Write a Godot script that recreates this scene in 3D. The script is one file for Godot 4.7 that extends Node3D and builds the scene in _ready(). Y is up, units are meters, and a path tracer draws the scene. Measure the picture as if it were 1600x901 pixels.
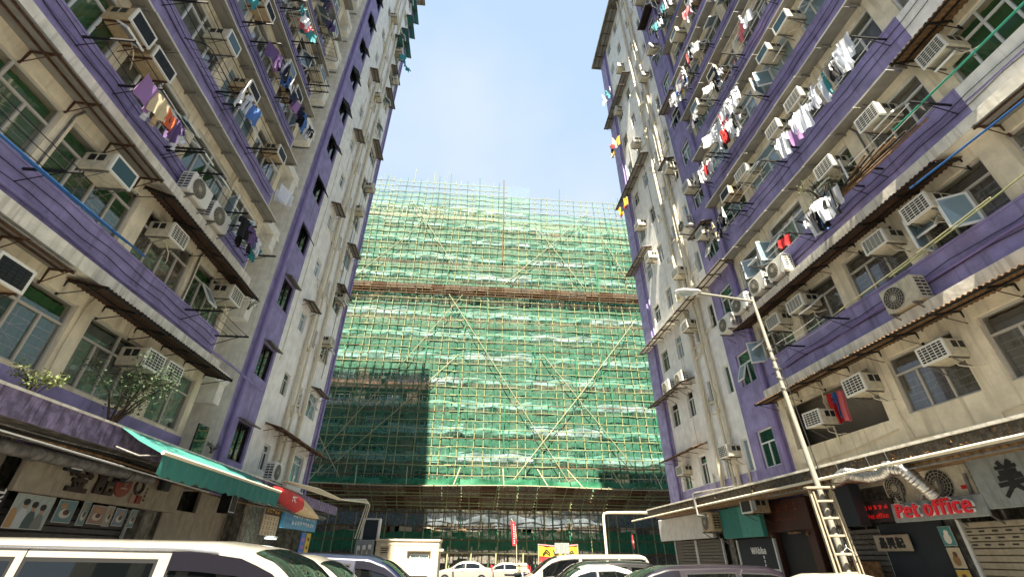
extends Node3D
# A street between two purple-banded housing blocks, closed by a scaffolded block.
# x to the right, -z along the street, y up, metres.

const PITCH := 2.8          # storey height
const E1 := 6.2             # underside of the first balcony band
const LW := -7.7            # wall plane of the left block
const RW := 9.75            # wall plane of the right block
const SZ := -42.0           # scaffold plane

var rng := RandomNumberGenerator.new()
var M := {}
var used := {}
var cache := {}
var root_left: Node3D
var root_right: Node3D

class MB:
	var V := PackedVector3Array()
	var N := PackedVector3Array()
	var X := Transform3D()
	func t(a: Vector3, b: Vector3, c: Vector3) -> void:
		a = X * a; b = X * b; c = X * c
		var n := (b - a).cross(c - a).normalized()
		V.append(a); V.append(c); V.append(b)
		N.append(n); N.append(n); N.append(n)
	func q(a: Vector3, b: Vector3, c: Vector3, d: Vector3) -> void:
		t(a, b, c); t(a, c, d)
	func sq(a: Vector3, b: Vector3, c: Vector3, d: Vector3, na: Vector3, nb: Vector3, nc: Vector3, nd: Vector3) -> void:
		a = X * a; b = X * b; c = X * c; d = X * d
		var B := X.basis
		na = B * na; nb = B * nb; nc = B * nc; nd = B * nd
		V.append(a); V.append(c); V.append(b); N.append(na); N.append(nc); N.append(nb)
		V.append(a); V.append(d); V.append(c); N.append(na); N.append(nd); N.append(nc)
	func box2(l: Vector3, h: Vector3) -> void:
		var a := Vector3(l.x, l.y, l.z); var b := Vector3(h.x, l.y, l.z)
		var c := Vector3(h.x, h.y, l.z); var d := Vector3(l.x, h.y, l.z)
		var e := Vector3(l.x, l.y, h.z); var f := Vector3(h.x, l.y, h.z)
		var g := Vector3(h.x, h.y, h.z); var i := Vector3(l.x, h.y, h.z)
		q(e, f, g, i); q(b, a, d, c); q(f, b, c, g); q(a, e, i, d); q(i, g, c, d); q(a, b, f, e)
	func box(c: Vector3, s: Vector3) -> void:
		box2(c - s * 0.5, c + s * 0.5)
	func to(a: Vector3, b: Vector3, c: Vector3, o: Vector3) -> void:
		if (b - a).cross(c - a).dot(a + b + c - o * 3.0) < 0: t(a, c, b)
		else: t(a, b, c)
	func qo(a: Vector3, b: Vector3, c: Vector3, d: Vector3, o: Vector3) -> void:
		to(a, b, c, o); to(a, c, d, o)
	func bev(c: Vector3, s: Vector3, r: float) -> void:
		# chamfered box
		var h := s * 0.5
		for ax in 3:
			var u := (ax + 1) % 3
			var w := (ax + 2) % 3
			for sg in [-1, 1]:
				var pts := []
				for k in [[-1, -1], [1, -1], [1, 1], [-1, 1]]:
					var p := Vector3.ZERO
					p[ax] = sg * h[ax]
					p[u] = k[0] * (h[u] - r)
					p[w] = k[1] * (h[w] - r)
					pts.append(c + p)
				qo(pts[0], pts[1], pts[2], pts[3], c)
			for su in [-1, 1]:
				for sw in [-1, 1]:
					var a := Vector3.ZERO; var d := Vector3.ZERO
					a[ax] = -(h[ax] - r); a[u] = su * h[u]; a[w] = sw * (h[w] - r)
					d[ax] = -(h[ax] - r); d[u] = su * (h[u] - r); d[w] = sw * h[w]
					var b := a; var e := d
					b[ax] = h[ax] - r; e[ax] = h[ax] - r
					qo(c + a, c + b, c + e, c + d, c)
		for sx in [-1, 1]:
			for sy in [-1, 1]:
				for sz in [-1, 1]:
					var g := Vector3(sx, sy, sz)
					to(c + g * Vector3(h.x, h.y - r, h.z - r), c + g * Vector3(h.x - r, h.y, h.z - r), c + g * Vector3(h.x - r, h.y - r, h.z), c)
	func tube(pts: Array, r: float, sides: int = 6, r_end: float = -1.0, cap: bool = true) -> void:
		if r_end < 0: r_end = r
		var n := pts.size()
		var up := Vector3(0.13, 0.31, 0.94)
		var rings := []
		var nrm := []
		for i in n:
			var d: Vector3
			if i == 0: d = pts[1] - pts[0]
			elif i == n - 1: d = pts[n - 1] - pts[n - 2]
			else: d = (pts[i + 1] - pts[i]).normalized() + (pts[i] - pts[i - 1]).normalized()
			d = d.normalized()
			if absf(d.dot(up)) > 0.95: up = Vector3(0.94, 0.2, 0.1)
			var x := up.cross(d).normalized()
			var y := d.cross(x).normalized()
			up = y
			var rr := lerpf(r, r_end, float(i) / (n - 1))
			var ring := PackedVector3Array(); var nn := PackedVector3Array()
			for k in sides:
				var an := TAU * k / sides
				var v := x * cos(an) + y * sin(an)
				nn.append(v); ring.append(pts[i] + v * rr)
			rings.append(ring); nrm.append(nn)
		for i in n - 1:
			for k in sides:
				var k2 := (k + 1) % sides
				sq(rings[i][k], rings[i][k2], rings[i + 1][k2], rings[i + 1][k], nrm[i][k], nrm[i][k2], nrm[i + 1][k2], nrm[i + 1][k])
		if cap:
			for k in range(1, sides - 1):
				t(rings[0][0], rings[0][k + 1], rings[0][k])
				t(rings[n - 1][0], rings[n - 1][k], rings[n - 1][k + 1])
	func bar(a: Vector3, b: Vector3, r: float, sides: int = 5) -> void:
		tube([a, b], r, sides)
	func disc(c: Vector3, ax: Vector3, r: float, sides: int = 16, r_in: float = 0.0) -> void:
		ax = ax.normalized()
		var x := ax.cross(Vector3(0.31, 0.94, 0.1)).normalized()
		var y := ax.cross(x)
		for k in sides:
			var a0 := TAU * k / sides; var a1 := TAU * (k + 1) / sides
			var p0 := x * cos(a0) + y * sin(a0); var p1 := x * cos(a1) + y * sin(a1)
			if r_in > 0: q(c + p0 * r_in, c + p0 * r, c + p1 * r, c + p1 * r_in)
			else: t(c, c + p0 * r, c + p1 * r)
	func grid(g: Array, closed: bool = false) -> void:
		# g: rows of points, smooth
		var nr := g.size(); var nc: int = g[0].size()
		var nm := []
		for i in nr:
			var row := PackedVector3Array()
			for j in nc:
				var jm := j - 1 if j > 0 else (nc - 1 if closed else j)
				var jp := j + 1 if j < nc - 1 else (0 if closed else j)
				var du: Vector3 = g[mini(i + 1, nr - 1)][j] - g[maxi(i - 1, 0)][j]
				var dv: Vector3 = g[i][jp] - g[i][jm]
				row.append(dv.cross(du).normalized())
			nm.append(row)
		for i in nr - 1:
			for j in (nc if closed else nc - 1):
				var k := (j + 1) % nc
				sq(g[i][j], g[i][k], g[i + 1][k], g[i + 1][j], nm[i][j], nm[i][k], nm[i + 1][k], nm[i + 1][j])
	func mesh() -> ArrayMesh:
		var arr := []
		arr.resize(Mesh.ARRAY_MAX)
		arr[Mesh.ARRAY_VERTEX] = V
		arr[Mesh.ARRAY_NORMAL] = N
		var m := ArrayMesh.new()
		m.add_surface_from_arrays(Mesh.PRIMITIVE_TRIANGLES, arr)
		return m

# ---------------------------------------------------------------- nodes
func numbered(n: String) -> String:
	if not used.has(n):
		used[n] = 0
		return n
	used[n] += 1
	return "%s_%03d" % [n, used[n]]

func tag(o: Node3D, label: String, category: String, group := "") -> Node3D:
	o.set_meta("label", label); o.set_meta("category", category)
	if group: o.set_meta("group", group)
	return o

func thing(called: String, label: String, category: String, xf := Transform3D(), group := "") -> Node3D:
	var o := Node3D.new()
	o.name = numbered(called)
	add_child(o)
	o.transform = xf
	tag(o, label, category, group)
	return o

func one(called: String, mesh: Mesh, m: Material, label: String, category: String, xf := Transform3D(), group := "") -> MeshInstance3D:
	var o := MeshInstance3D.new()
	o.mesh = mesh; o.material_override = m
	o.name = numbered(called)
	add_child(o)
	o.transform = xf
	tag(o, label, category, group)
	return o

func part(p: Node, called: String, mesh: Mesh, m: Material, xf := Transform3D()) -> MeshInstance3D:
	var o := MeshInstance3D.new()
	o.name = called
	o.mesh = mesh; o.material_override = m
	o.transform = xf
	p.add_child(o, true)
	return o

func struct(called: String, mesh: Mesh, m: Material) -> MeshInstance3D:
	var o := MeshInstance3D.new()
	o.name = numbered(called); o.mesh = mesh; o.material_override = m
	o.set_meta("kind", "structure")
	add_child(o)
	return o

func at(x: float, y: float, z: float, turn := 0.0) -> Transform3D:
	return Transform3D(Basis(Vector3.UP, turn), Vector3(x, y, z))

func move(x: float, y: float, z: float) -> Transform3D:
	return Transform3D(Basis(), Vector3(x, y, z))

func boxm(s: Vector3, c := Vector3.ZERO) -> ArrayMesh:
	var key := "box%s%s" % [s, c]
	if not cache.has(key):
		var b := MB.new(); b.box(c, s); cache[key] = b.mesh()
	return cache[key]

func bevm(s: Vector3, r: float) -> ArrayMesh:
	var key := "bev%s%s" % [s, r]
	if not cache.has(key):
		var b := MB.new(); b.bev(Vector3.ZERO, s, r); cache[key] = b.mesh()
	return cache[key]

func rnd(a: float, b: float) -> float:
	return rng.randf_range(a, b)

# ---------------------------------------------------------------- textures and materials
func noise_img(size: int, freq: float, sd: int, oct := 4) -> Image:
	var f := FastNoiseLite.new()
	f.seed = sd; f.frequency = freq; f.noise_type = FastNoiseLite.TYPE_SIMPLEX_SMOOTH
	f.fractal_octaves = oct
	var im := f.get_seamless_image(size, size)
	im.convert(Image.FORMAT_L8)
	return im

func grime(size: int, sd: int, lo: float, hi: float, streak: float, tint := Color(1, 1, 1)) -> ImageTexture:
	# neutral multiplier: blotches, fine grain and runs of dirt
	var a := noise_img(size, 0.012, sd).get_data()
	var b := noise_img(size, 0.09, sd + 1, 3).get_data()
	var nf := FastNoiseLite.new()
	nf.seed = sd + 2; nf.frequency = 0.035; nf.fractal_octaves = 3; nf.noise_type = FastNoiseLite.TYPE_SIMPLEX_SMOOTH
	var st := nf.get_seamless_image(size, size / 16)
	st.convert(Image.FORMAT_L8)
	st.resize(size, size, Image.INTERPOLATE_CUBIC)
	var s := st.get_data()
	var out := PackedByteArray(); out.resize(size * size * 3)
	for i in size * size:
		var v := a[i] / 255.0 * 0.8 + b[i] / 255.0 * 0.2
		v = clampf((v - 0.25) / 0.5, 0, 1)
		var k := lerpf(lo, hi, v)
		var d := maxf(0.0, 0.42 - s[i] / 255.0) * streak * (0.4 + a[i] / 255.0)
		out[i * 3] = int(255.0 * clampf(k - d * (2.0 - tint.r), 0, 1))
		out[i * 3 + 1] = int(255.0 * clampf(k - d * (2.0 - tint.g), 0, 1))
		out[i * 3 + 2] = int(255.0 * clampf(k - d * (2.0 - tint.b), 0, 1))
	var im := Image.create_from_data(size, size, false, Image.FORMAT_RGB8, out)
	im.generate_mipmaps()
	return ImageTexture.create_from_image(im)

func relief(size: int, freq: float, sd: int, strength: float) -> ImageTexture:
	var im := noise_img(size, freq, sd)
	im.bump_map_to_normal_map(strength)
	im.generate_mipmaps()
	return ImageTexture.create_from_image(im)

func mat(key: String, c: Color, rough := 0.85, tex: Texture2D = null, sc := 0.3, nrm: Texture2D = null, metal := 0.0) -> StandardMaterial3D:
	var m := StandardMaterial3D.new()
	m.albedo_color = c
	m.roughness = rough
	m.metallic = metal
	if tex or nrm:
		m.uv1_triplanar = true; m.uv1_world_triplanar = true
		m.uv1_scale = Vector3(sc, sc, sc)
	if tex: m.albedo_texture = tex
	if nrm:
		m.normal_enabled = true; m.normal_texture = nrm; m.normal_scale = 0.12
	M[key] = m
	return m

func glass(key: String, c: Color, alpha: float, rough := 0.03) -> StandardMaterial3D:
	var m := StandardMaterial3D.new()
	m.albedo_color = Color(c.r, c.g, c.b, alpha)
	m.roughness = rough
	m.metallic_specular = 0.6
	if alpha < 1.0: m.transparency = BaseMaterial3D.TRANSPARENCY_ALPHA
	M[key] = m
	return m

func sheet(key: String, c: Color, alo: float, ahi: float, sd: int, freq: float, sc: float, rough := 0.7) -> StandardMaterial3D:
	# woven net or film: patchy cover
	var size := 256
	var a := noise_img(size, freq, sd).get_data()
	var b := noise_img(size, 0.15, sd + 5, 2).get_data()
	var out := PackedByteArray(); out.resize(size * size * 4)
	for i in size * size:
		var v := clampf((a[i] / 255.0 - 0.3) / 0.4, 0, 1)
		var w := b[i] / 255.0
		var k := 0.86 + 0.14 * w
		out[i * 4] = int(255 * k); out[i * 4 + 1] = int(255 * k); out[i * 4 + 2] = int(255 * k)
		out[i * 4 + 3] = int(255 * clampf(lerpf(alo, ahi, v) + (w - 0.5) * 0.25, 0.02, 1))
	var im := Image.create_from_data(size, size, false, Image.FORMAT_RGBA8, out)
	im.generate_mipmaps()
	var m := StandardMaterial3D.new()
	m.albedo_texture = ImageTexture.create_from_image(im)
	m.albedo_color = c
	m.transparency = BaseMaterial3D.TRANSPARENCY_ALPHA
	m.roughness = rough
	m.cull_mode = BaseMaterial3D.CULL_DISABLED
	m.uv1_triplanar = true; m.uv1_world_triplanar = true; m.uv1_scale = Vector3(sc, sc, sc)
	M[key] = m
	return m

func make_materials() -> void:
	var g1 := grime(512, 11, 0.90, 1.0, 0.34, Color(1, 0.93, 0.8))
	var g2 := grime(512, 31, 0.93, 1.0, 0.16, Color(1, 0.95, 0.88))
	var g3 := grime(512, 51, 0.68, 1.0, 0.9, Color(1, 0.96, 0.9))
	var g4 := grime(512, 71, 0.84, 1.0, 0.45, Color(1, 0.98, 0.95))
	var n1 := relief(256, 0.06, 7, 2.0)
	mat("beige", Color(0.92, 0.875, 0.77), 0.9, g1, 0.25, n1)
	mat("beige2", Color(0.74, 0.66, 0.51), 0.9, g1, 0.43, n1)
	mat("white", Color(0.95, 0.94, 0.915), 0.88, g2, 0.3, n1)
	mat("stripe", Color(0.92, 0.90, 0.84), 0.88, g1, 0.4, n1)
	mat("purple", Color(0.60, 0.56, 0.745), 0.8, g4, 0.22, n1)
	mat("purple_old", Color(0.54, 0.49, 0.62), 0.88, g3, 0.7, n1)
	mat("purple_pale", Color(0.67, 0.635, 0.80), 0.82, g4, 0.3, n1)
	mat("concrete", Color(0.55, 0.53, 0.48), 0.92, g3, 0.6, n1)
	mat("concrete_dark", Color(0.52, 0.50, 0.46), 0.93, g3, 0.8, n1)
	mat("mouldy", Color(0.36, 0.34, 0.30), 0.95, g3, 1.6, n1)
	mat("stained", Color(0.91, 0.895, 0.85), 0.92, g2, 0.45, n1)
	mat("eave", Color(0.54, 0.53, 0.505), 0.75, g1, 0.5)
	mat("eave_edge", Color(0.78, 0.77, 0.74), 0.6)
	mat("rust", Color(0.36, 0.24, 0.16), 0.85, g3, 1.3)
	mat("rust_light", Color(0.55, 0.42, 0.28), 0.85, g3, 1.3)
	mat("black_metal", Color(0.06, 0.055, 0.055), 0.55)
	mat("dark", Color(0.05, 0.05, 0.05), 0.8)
	mat("room", Color(0.58, 0.55, 0.50), 0.9)
	mat("alu", Color(0.80, 0.81, 0.80), 0.45)
	mat("frame_grey", Color(0.70, 0.68, 0.64), 0.6)
	mat("frame_white", Color(0.86, 0.87, 0.86), 0.5)
	mat("frame_black", Color(0.07, 0.07, 0.08), 0.5)
	glass("glass_dark", Color(0.05, 0.07, 0.065), 1.0)
	glass("glass_green", Color(0.12, 0.26, 0.20), 1.0)
	glass("glass_blue", Color(0.48, 0.57, 0.61), 1.0, 0.02)
	glass("glass_pale", Color(0.62, 0.69, 0.69), 1.0, 0.05)
	glass("glass_clear", Color(0.10, 0.16, 0.13), 0.2)
	glass("glass_car", Color(0.035, 0.045, 0.045), 1.0, 0.02)
	mat("curtain_green", Color(0.30, 0.52, 0.30), 0.9)
	mat("curtain_grey", Color(0.58, 0.60, 0.56), 0.9)
	mat("curtain_white", Color(0.75, 0.76, 0.74), 0.9)
	mat("ac_body", Color(0.80, 0.77, 0.68), 0.6, g1, 0.9)
	mat("ac_beige", Color(0.72, 0.64, 0.50), 0.65, g1, 1.1)
	mat("ac_frame", Color(0.86, 0.85, 0.81), 0.5)
	mat("ac_grille", Color(0.10, 0.12, 0.13), 0.5)
	mat("ac_teal", Color(0.12, 0.27, 0.30), 0.3)
	mat("ac_fan", Color(0.62, 0.60, 0.54), 0.6)
	mat("pipe_white", Color(0.86, 0.82, 0.72), 0.6, g2, 1.0)
	mat("pipe_purple", Color(0.50, 0.44, 0.64), 0.6)
	mat("pipe_grey", Color(0.50, 0.49, 0.47), 0.6, g3, 1.0)
	mat("bamboo", Color(0.54, 0.57, 0.40), 0.7, g2, 0.8)
	mat("bamboo_dark", Color(0.48, 0.37, 0.22), 0.8, g3, 0.8)
	mat("bamboo_pale", Color(0.60, 0.59, 0.46), 0.7, g2, 0.8)
	mat("bamboo_green", Color(0.17, 0.43, 0.31), 0.8, g2, 0.8)
	mat("planks", Color(0.56, 0.50, 0.43), 0.9, g3, 0.5)
	mat("planks_grey", Color(0.50, 0.47, 0.43), 0.9, g3, 0.6)
	mat("brick_pink", Color(0.64, 0.52, 0.46), 0.9, g1, 0.6, n1)
	mat("old_wall", Color(0.58, 0.58, 0.50), 0.9, g3, 0.3, n1)
	mat("roller", Color(0.40, 0.38, 0.35), 0.55, g1, 0.6, null, 0.2)
	mat("roller_dark", Color(0.30, 0.29, 0.28), 0.6, g1, 0.6)
	mat("asphalt", Color(0.44, 0.435, 0.43), 0.92, g3, 0.5, n1)
	mat("pavement", Color(0.55, 0.54, 0.51), 0.92, g3, 0.5, n1)
	mat("paint", Color(0.80, 0.80, 0.76), 0.8, g2, 0.6)
	mat("teal_cloth", Color(0.20, 0.48, 0.44), 0.8, g2, 0.8)
	mat("teal_sign", Color(0.25, 0.56, 0.51), 0.6, g2, 0.8)
	mat("cream", Color(0.78, 0.72, 0.61), 0.7, g2, 0.4)
	mat("sign_beige", Color(0.62, 0.58, 0.50), 0.7, g1, 0.5)
	mat("sign_grey", Color(0.52, 0.54, 0.53), 0.6, g1, 0.7)
	mat("sign_white", Color(0.84, 0.83, 0.80), 0.5, g2, 0.4)
	mat("navy", Color(0.10, 0.14, 0.17), 0.7, g2, 0.6)
	mat("brown", Color(0.28, 0.15, 0.09), 0.6, g1, 0.8)
	mat("copper_text", Color(0.45, 0.22, 0.14), 0.5)
	mat("red_text", Color(0.85, 0.10, 0.16), 0.4)
	mat("white_plain", Color(0.88, 0.88, 0.86), 0.6)
	mat("ink", Color(0.04, 0.04, 0.045), 0.6)
	mat("glyph_brown", Color(0.16, 0.10, 0.06), 0.5)
	mat("glyph_red", Color(0.45, 0.15, 0.07), 0.5)
	mat("foil", Color(0.72, 0.71, 0.69), 0.34, null, 1, null, 0.95)
	mat("blue_pole", Color(0.10, 0.32, 0.55), 0.5)
	mat("green_pole", Color(0.12, 0.50, 0.42), 0.5)
	mat("timber", Color(0.60, 0.47, 0.32), 0.85, g3, 1.2)
	mat("leaf", Color(0.22, 0.30, 0.17), 0.7)
	mat("leaf_pale", Color(0.40, 0.44, 0.26), 0.7)
	mat("bark", Color(0.24, 0.19, 0.14), 0.9, g3, 2.0)
	mat("sign_blue", Color(0.35, 0.62, 0.78), 0.5, g1, 1.0)
	mat("sign_yellow", Color(0.74, 0.62, 0.18), 0.5)
	mat("flag_red", Color(0.62, 0.07, 0.14), 0.8)
	mat("lantern_red", Color(0.78, 0.20, 0.20), 0.75, g1, 1.0)
	mat("lantern_cream", Color(0.85, 0.75, 0.58), 0.75, g1, 1.0)
	mat("tyre", Color(0.04, 0.04, 0.04), 0.9)
	mat("chrome", Color(0.75, 0.75, 0.76), 0.15, null, 1, null, 0.9)
	mat("rubber", Color(0.03, 0.03, 0.03), 0.7)
	for p in [["car_white", Color(0.60, 0.58, 0.54)], ["car_blue", Color(0.07, 0.09, 0.20)], ["car_plum", Color(0.10, 0.075, 0.115)], ["car_silver", Color(0.70, 0.71, 0.71)], ["car_black", Color(0.025, 0.025, 0.03)], ["car_pearl", Color(0.78, 0.76, 0.70)]]:
		var m := mat(p[0], p[1], 0.35, g2, 0.8)
		m.clearcoat_enabled = true; m.clearcoat = 0.9; m.clearcoat_roughness = 0.04
	mat("visor", Color(0.10, 0.095, 0.12), 0.12)
	mat("teal_sheet", Color(0.22, 0.50, 0.50), 0.7, g1, 0.8)
	mat("lamp_grey", Color(0.56, 0.55, 0.51), 0.55, g2, 1.0)
	mat("ladder_wood", Color(0.60, 0.56, 0.48), 0.8, g1, 1.2)
	var cl := {"c_white": Color(0.86, 0.87, 0.88), "c_black": Color(0.04, 0.04, 0.05), "c_navy": Color(0.09, 0.11, 0.22), "c_blue": Color(0.30, 0.45, 0.70), "c_lilac": Color(0.58, 0.44, 0.64), "c_cream": Color(0.80, 0.74, 0.60), "c_red": Color(0.72, 0.16, 0.17), "c_pink": Color(0.85, 0.45, 0.48), "c_grey": Color(0.48, 0.48, 0.50), "c_teal": Color(0.20, 0.52, 0.55), "c_yellow": Color(0.88, 0.70, 0.20), "c_purple": Color(0.36, 0.28, 0.46), "c_orange": Color(0.80, 0.40, 0.24)}
	for k in cl: mat(k, cl[k], 0.9)
	var film := mat("film", Color(0.86, 0.88, 0.92), 0.35)
	film.transparency = BaseMaterial3D.TRANSPARENCY_ALPHA
	film.albedo_color.a = 0.75
	sheet("net_a", Color(0.22, 0.46, 0.36), 0.42, 0.68, 101, 0.03, 0.25)
	sheet("net_b", Color(0.16, 0.42, 0.32), 0.50, 0.76, 121, 0.03, 0.3)
	sheet("net_thin", Color(0.35, 0.62, 0.52), 0.03, 0.14, 141, 0.03, 0.2)
	sheet("net_pale", Color(0.28, 0.51, 0.42), 0.50, 0.8, 161, 0.03, 0.22)
	sheet("net_solid", Color(0.08, 0.43, 0.29), 0.80, 0.98, 181, 0.03, 0.22)
	sheet("tarp_a", Color(0.41, 0.60, 0.56), 0.45, 0.8, 201, 0.04, 0.4, 0.62)
	sheet("tarp_b", Color(0.31, 0.56, 0.49), 0.45, 0.8, 221, 0.04, 0.4, 0.62)
	sheet("tarp_c", Color(0.49, 0.60, 0.60), 0.45, 0.8, 241, 0.04, 0.4, 0.62)
	sheet("tarp_blue", Color(0.36, 0.41, 0.44), 0.6, 0.9, 261, 0.04, 0.4, 0.62)

# ---------------------------------------------------------------- the two housing blocks
func ek(k: int) -> float:
	return E1 + PITCH * (k - 1)

const ORD := ["first", "second", "third", "fourth", "fifth", "sixth", "seventh", "eighth", "ninth", "tenth", "eleventh", "twelfth", "thirteenth", "fourteenth", "fifteenth", "sixteenth", "seventeenth"]

func holes_wall(b: MB, a0: float, a1: float, y0: float, y1: float, holes: Array, o: float, depth: float) -> void:
	# wall face at o with rectangular openings [a0, y0, a1, y1] and their reveals
	var xs := [a0, a1]; var ys := [y0, y1]
	for h in holes:
		for v in [h[0], h[2]]: if not v in xs: xs.append(v)
		for v in [h[1], h[3]]: if not v in ys: ys.append(v)
	xs.sort(); ys.sort()
	for i in xs.size() - 1:
		var run := -1.0
		var mx: float = (xs[i] + xs[i + 1]) * 0.5
		for j in ys.size() - 1:
			var my: float = (ys[j] + ys[j + 1]) * 0.5
			var inside := false
			for h in holes:
				if mx > h[0] and mx < h[2] and my > h[1] and my < h[3]: inside = true; break
			if not inside and run < 0: run = ys[j]
			if run >= 0 and (inside or j == ys.size() - 2):
				var top: float = ys[j] if inside else ys[j + 1]
				b.q(Vector3(xs[i], run, o), Vector3(xs[i + 1], run, o), Vector3(xs[i + 1], top, o), Vector3(xs[i], top, o))
				run = -1.0
	for h in holes:
		var p := Vector3(h[0], h[1], o); var q := Vector3(h[2], h[1], o); var r := Vector3(h[2], h[3], o); var s := Vector3(h[0], h[3], o)
		var d := Vector3(0, 0, -depth)
		b.q(p, p + d, q + d, q)   # sill, faces up
		b.q(q, q + d, r + d, r)
		b.q(r, r + d, s + d, s)
		b.q(s, s + d, p + d, p)

func window_frame(w: float, h: float, cols: int, tr: float, fw := 0.045) -> ArrayMesh:
	var key := "wf%.2f %.2f %d %.2f %.3f" % [w, h, cols, tr, fw]
	if cache.has(key): return cache[key]
	var b := MB.new()
	var d := 0.06
	b.box(Vector3(0, fw / 2, 0), Vector3(w, fw, d)); b.box(Vector3(0, h - fw / 2, 0), Vector3(w, fw, d))
	for s in [-1, 1]: b.box(Vector3(s * (w - fw) / 2, h / 2, 0), Vector3(fw, h - fw * 2, d))
	if tr > 0: b.box(Vector3(0, tr, 0), Vector3(w - fw * 2, fw, d - 0.004))
	for i in range(1, cols):
		var x := -w / 2 + w * i / cols
		b.box(Vector3(x, (tr if tr > 0 else h) / 2, 0), Vector3(fw, (tr if tr > 0 else h) - fw, d - 0.008))
	if tr > 0:
		for i in range(1, maxi(1, cols / 2)):
			b.box(Vector3(-w / 2 + w * i / (cols / 2), (h + tr) / 2, 0), Vector3(fw, h - tr - fw, d - 0.008))
	cache[key] = b.mesh()
	return cache[key]

func sash(p: Node, x: float, y: float, w: float, h: float, ang: float, hinge: String, fm: Material, gm: Material) -> void:
	# opened casement; origin at its hinge line
	var key := "sash%.2f %.2f %s" % [w, h, hinge]
	if not cache.has(key):
		var b := MB.new()
		var off := Vector3(0, -h / 2, 0) if hinge == "top" else (Vector3(w / 2, h / 2, 0) if hinge == "left" else Vector3(-w / 2, h / 2, 0))
		var f := 0.045
		b.box(off + Vector3(0, (h - f) / 2, 0), Vector3(w, f, 0.04)); b.box(off - Vector3(0, (h - f) / 2, 0), Vector3(w, f, 0.04))
		for s in [-1, 1]: b.box(off + Vector3(s * (w - f) / 2, 0, 0), Vector3(f, h - 2 * f, 0.04))
		cache[key] = b.mesh()
		var g := MB.new(); g.box(off, Vector3(w - 2 * f, h - 2 * f, 0.008)); cache[key + "g"] = g.mesh()
	var bs := Basis(Vector3.RIGHT, -ang) if hinge == "top" else (Basis(Vector3.UP, -ang) if hinge == "left" else Basis(Vector3.UP, ang))
	var o := part(p, "open_sash", cache[key], fm, Transform3D(bs, Vector3(x, y, 0.05)))
	part(o, "pane", cache[key + "g"], gm)

func curtain_mesh(w: float, h: float) -> ArrayMesh:
	var key := "cur%.2f %.2f" % [w, h]
	if cache.has(key): return cache[key]
	var b := MB.new()
	var n := int(w / 0.035)
	var g := []
	for i in n + 1:
		var x := -w / 2 + w * i / n
		var z := sin(i * 1.15) * 0.018 + sin(i * 0.37) * 0.012
		g.append([Vector3(x, 0.03, z), Vector3(x, h * 0.5, z * 0.8), Vector3(x, h - 0.03, z * 0.6)])
	b.grid(g)
	cache[key] = b.mesh()
	return cache[key]

func grille_mesh(w: float, h: float) -> ArrayMesh:
	var key := "gr%.2f %.2f" % [w, h]
	if cache.has(key): return cache[key]
	var b := MB.new()
	for i in range(1, 5): b.box(Vector3(-w / 2 + w * i / 5, h / 2, 0), Vector3(0.012, h, 0.012))
	for j in range(1, 5): b.box(Vector3(0, h * j / 5, 0.013), Vector3(w, 0.012, 0.012))
	for s in [-1, 1]: b.bar(Vector3(-w * 0.3, h * (0.5 - 0.3 * s), 0.02), Vector3(w * 0.3, h * (0.5 + 0.3 * s), 0.02), 0.006, 4)
	cache[key] = b.mesh()
	return cache[key]

func window_at(p: Node, a: float, y: float, w: float, h: float, cols: int, tr: float, fm: Material, gm: Material, o: float, rich: int, cm: Material = null) -> MeshInstance3D:
	var n := part(p, "window", window_frame(w, h, cols, tr), fm, move(a, y, o))
	var fw := 0.045
	if rich >= 1:
		var hh := tr if tr > 0 else h
		for i in cols:
			part(n, "pane", boxm(Vector3(w / cols - fw - 0.004, hh - fw * 1.5, 0.008)), gm, move(-w / 2 + w * (i + 0.5) / cols, hh / 2 + fw * 0.25, -0.01))
		if tr > 0:
			var c2 := maxi(1, cols / 2)
			for i in c2:
				part(n, "pane", boxm(Vector3(w / c2 - fw, h - tr - fw * 1.5, 0.008)), gm, move(-w / 2 + w * (i + 0.5) / c2, (h + tr) / 2 - fw * 0.25, -0.01))
	else:
		part(n, "pane", boxm(Vector3(w - fw, h - fw, 0.008)), gm, move(0, h / 2, -0.012))
	if cm:
		part(n, "curtain", curtain_mesh(w - 0.06, h - 0.04), cm, move(0, 0, -0.13))
	return n

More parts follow.
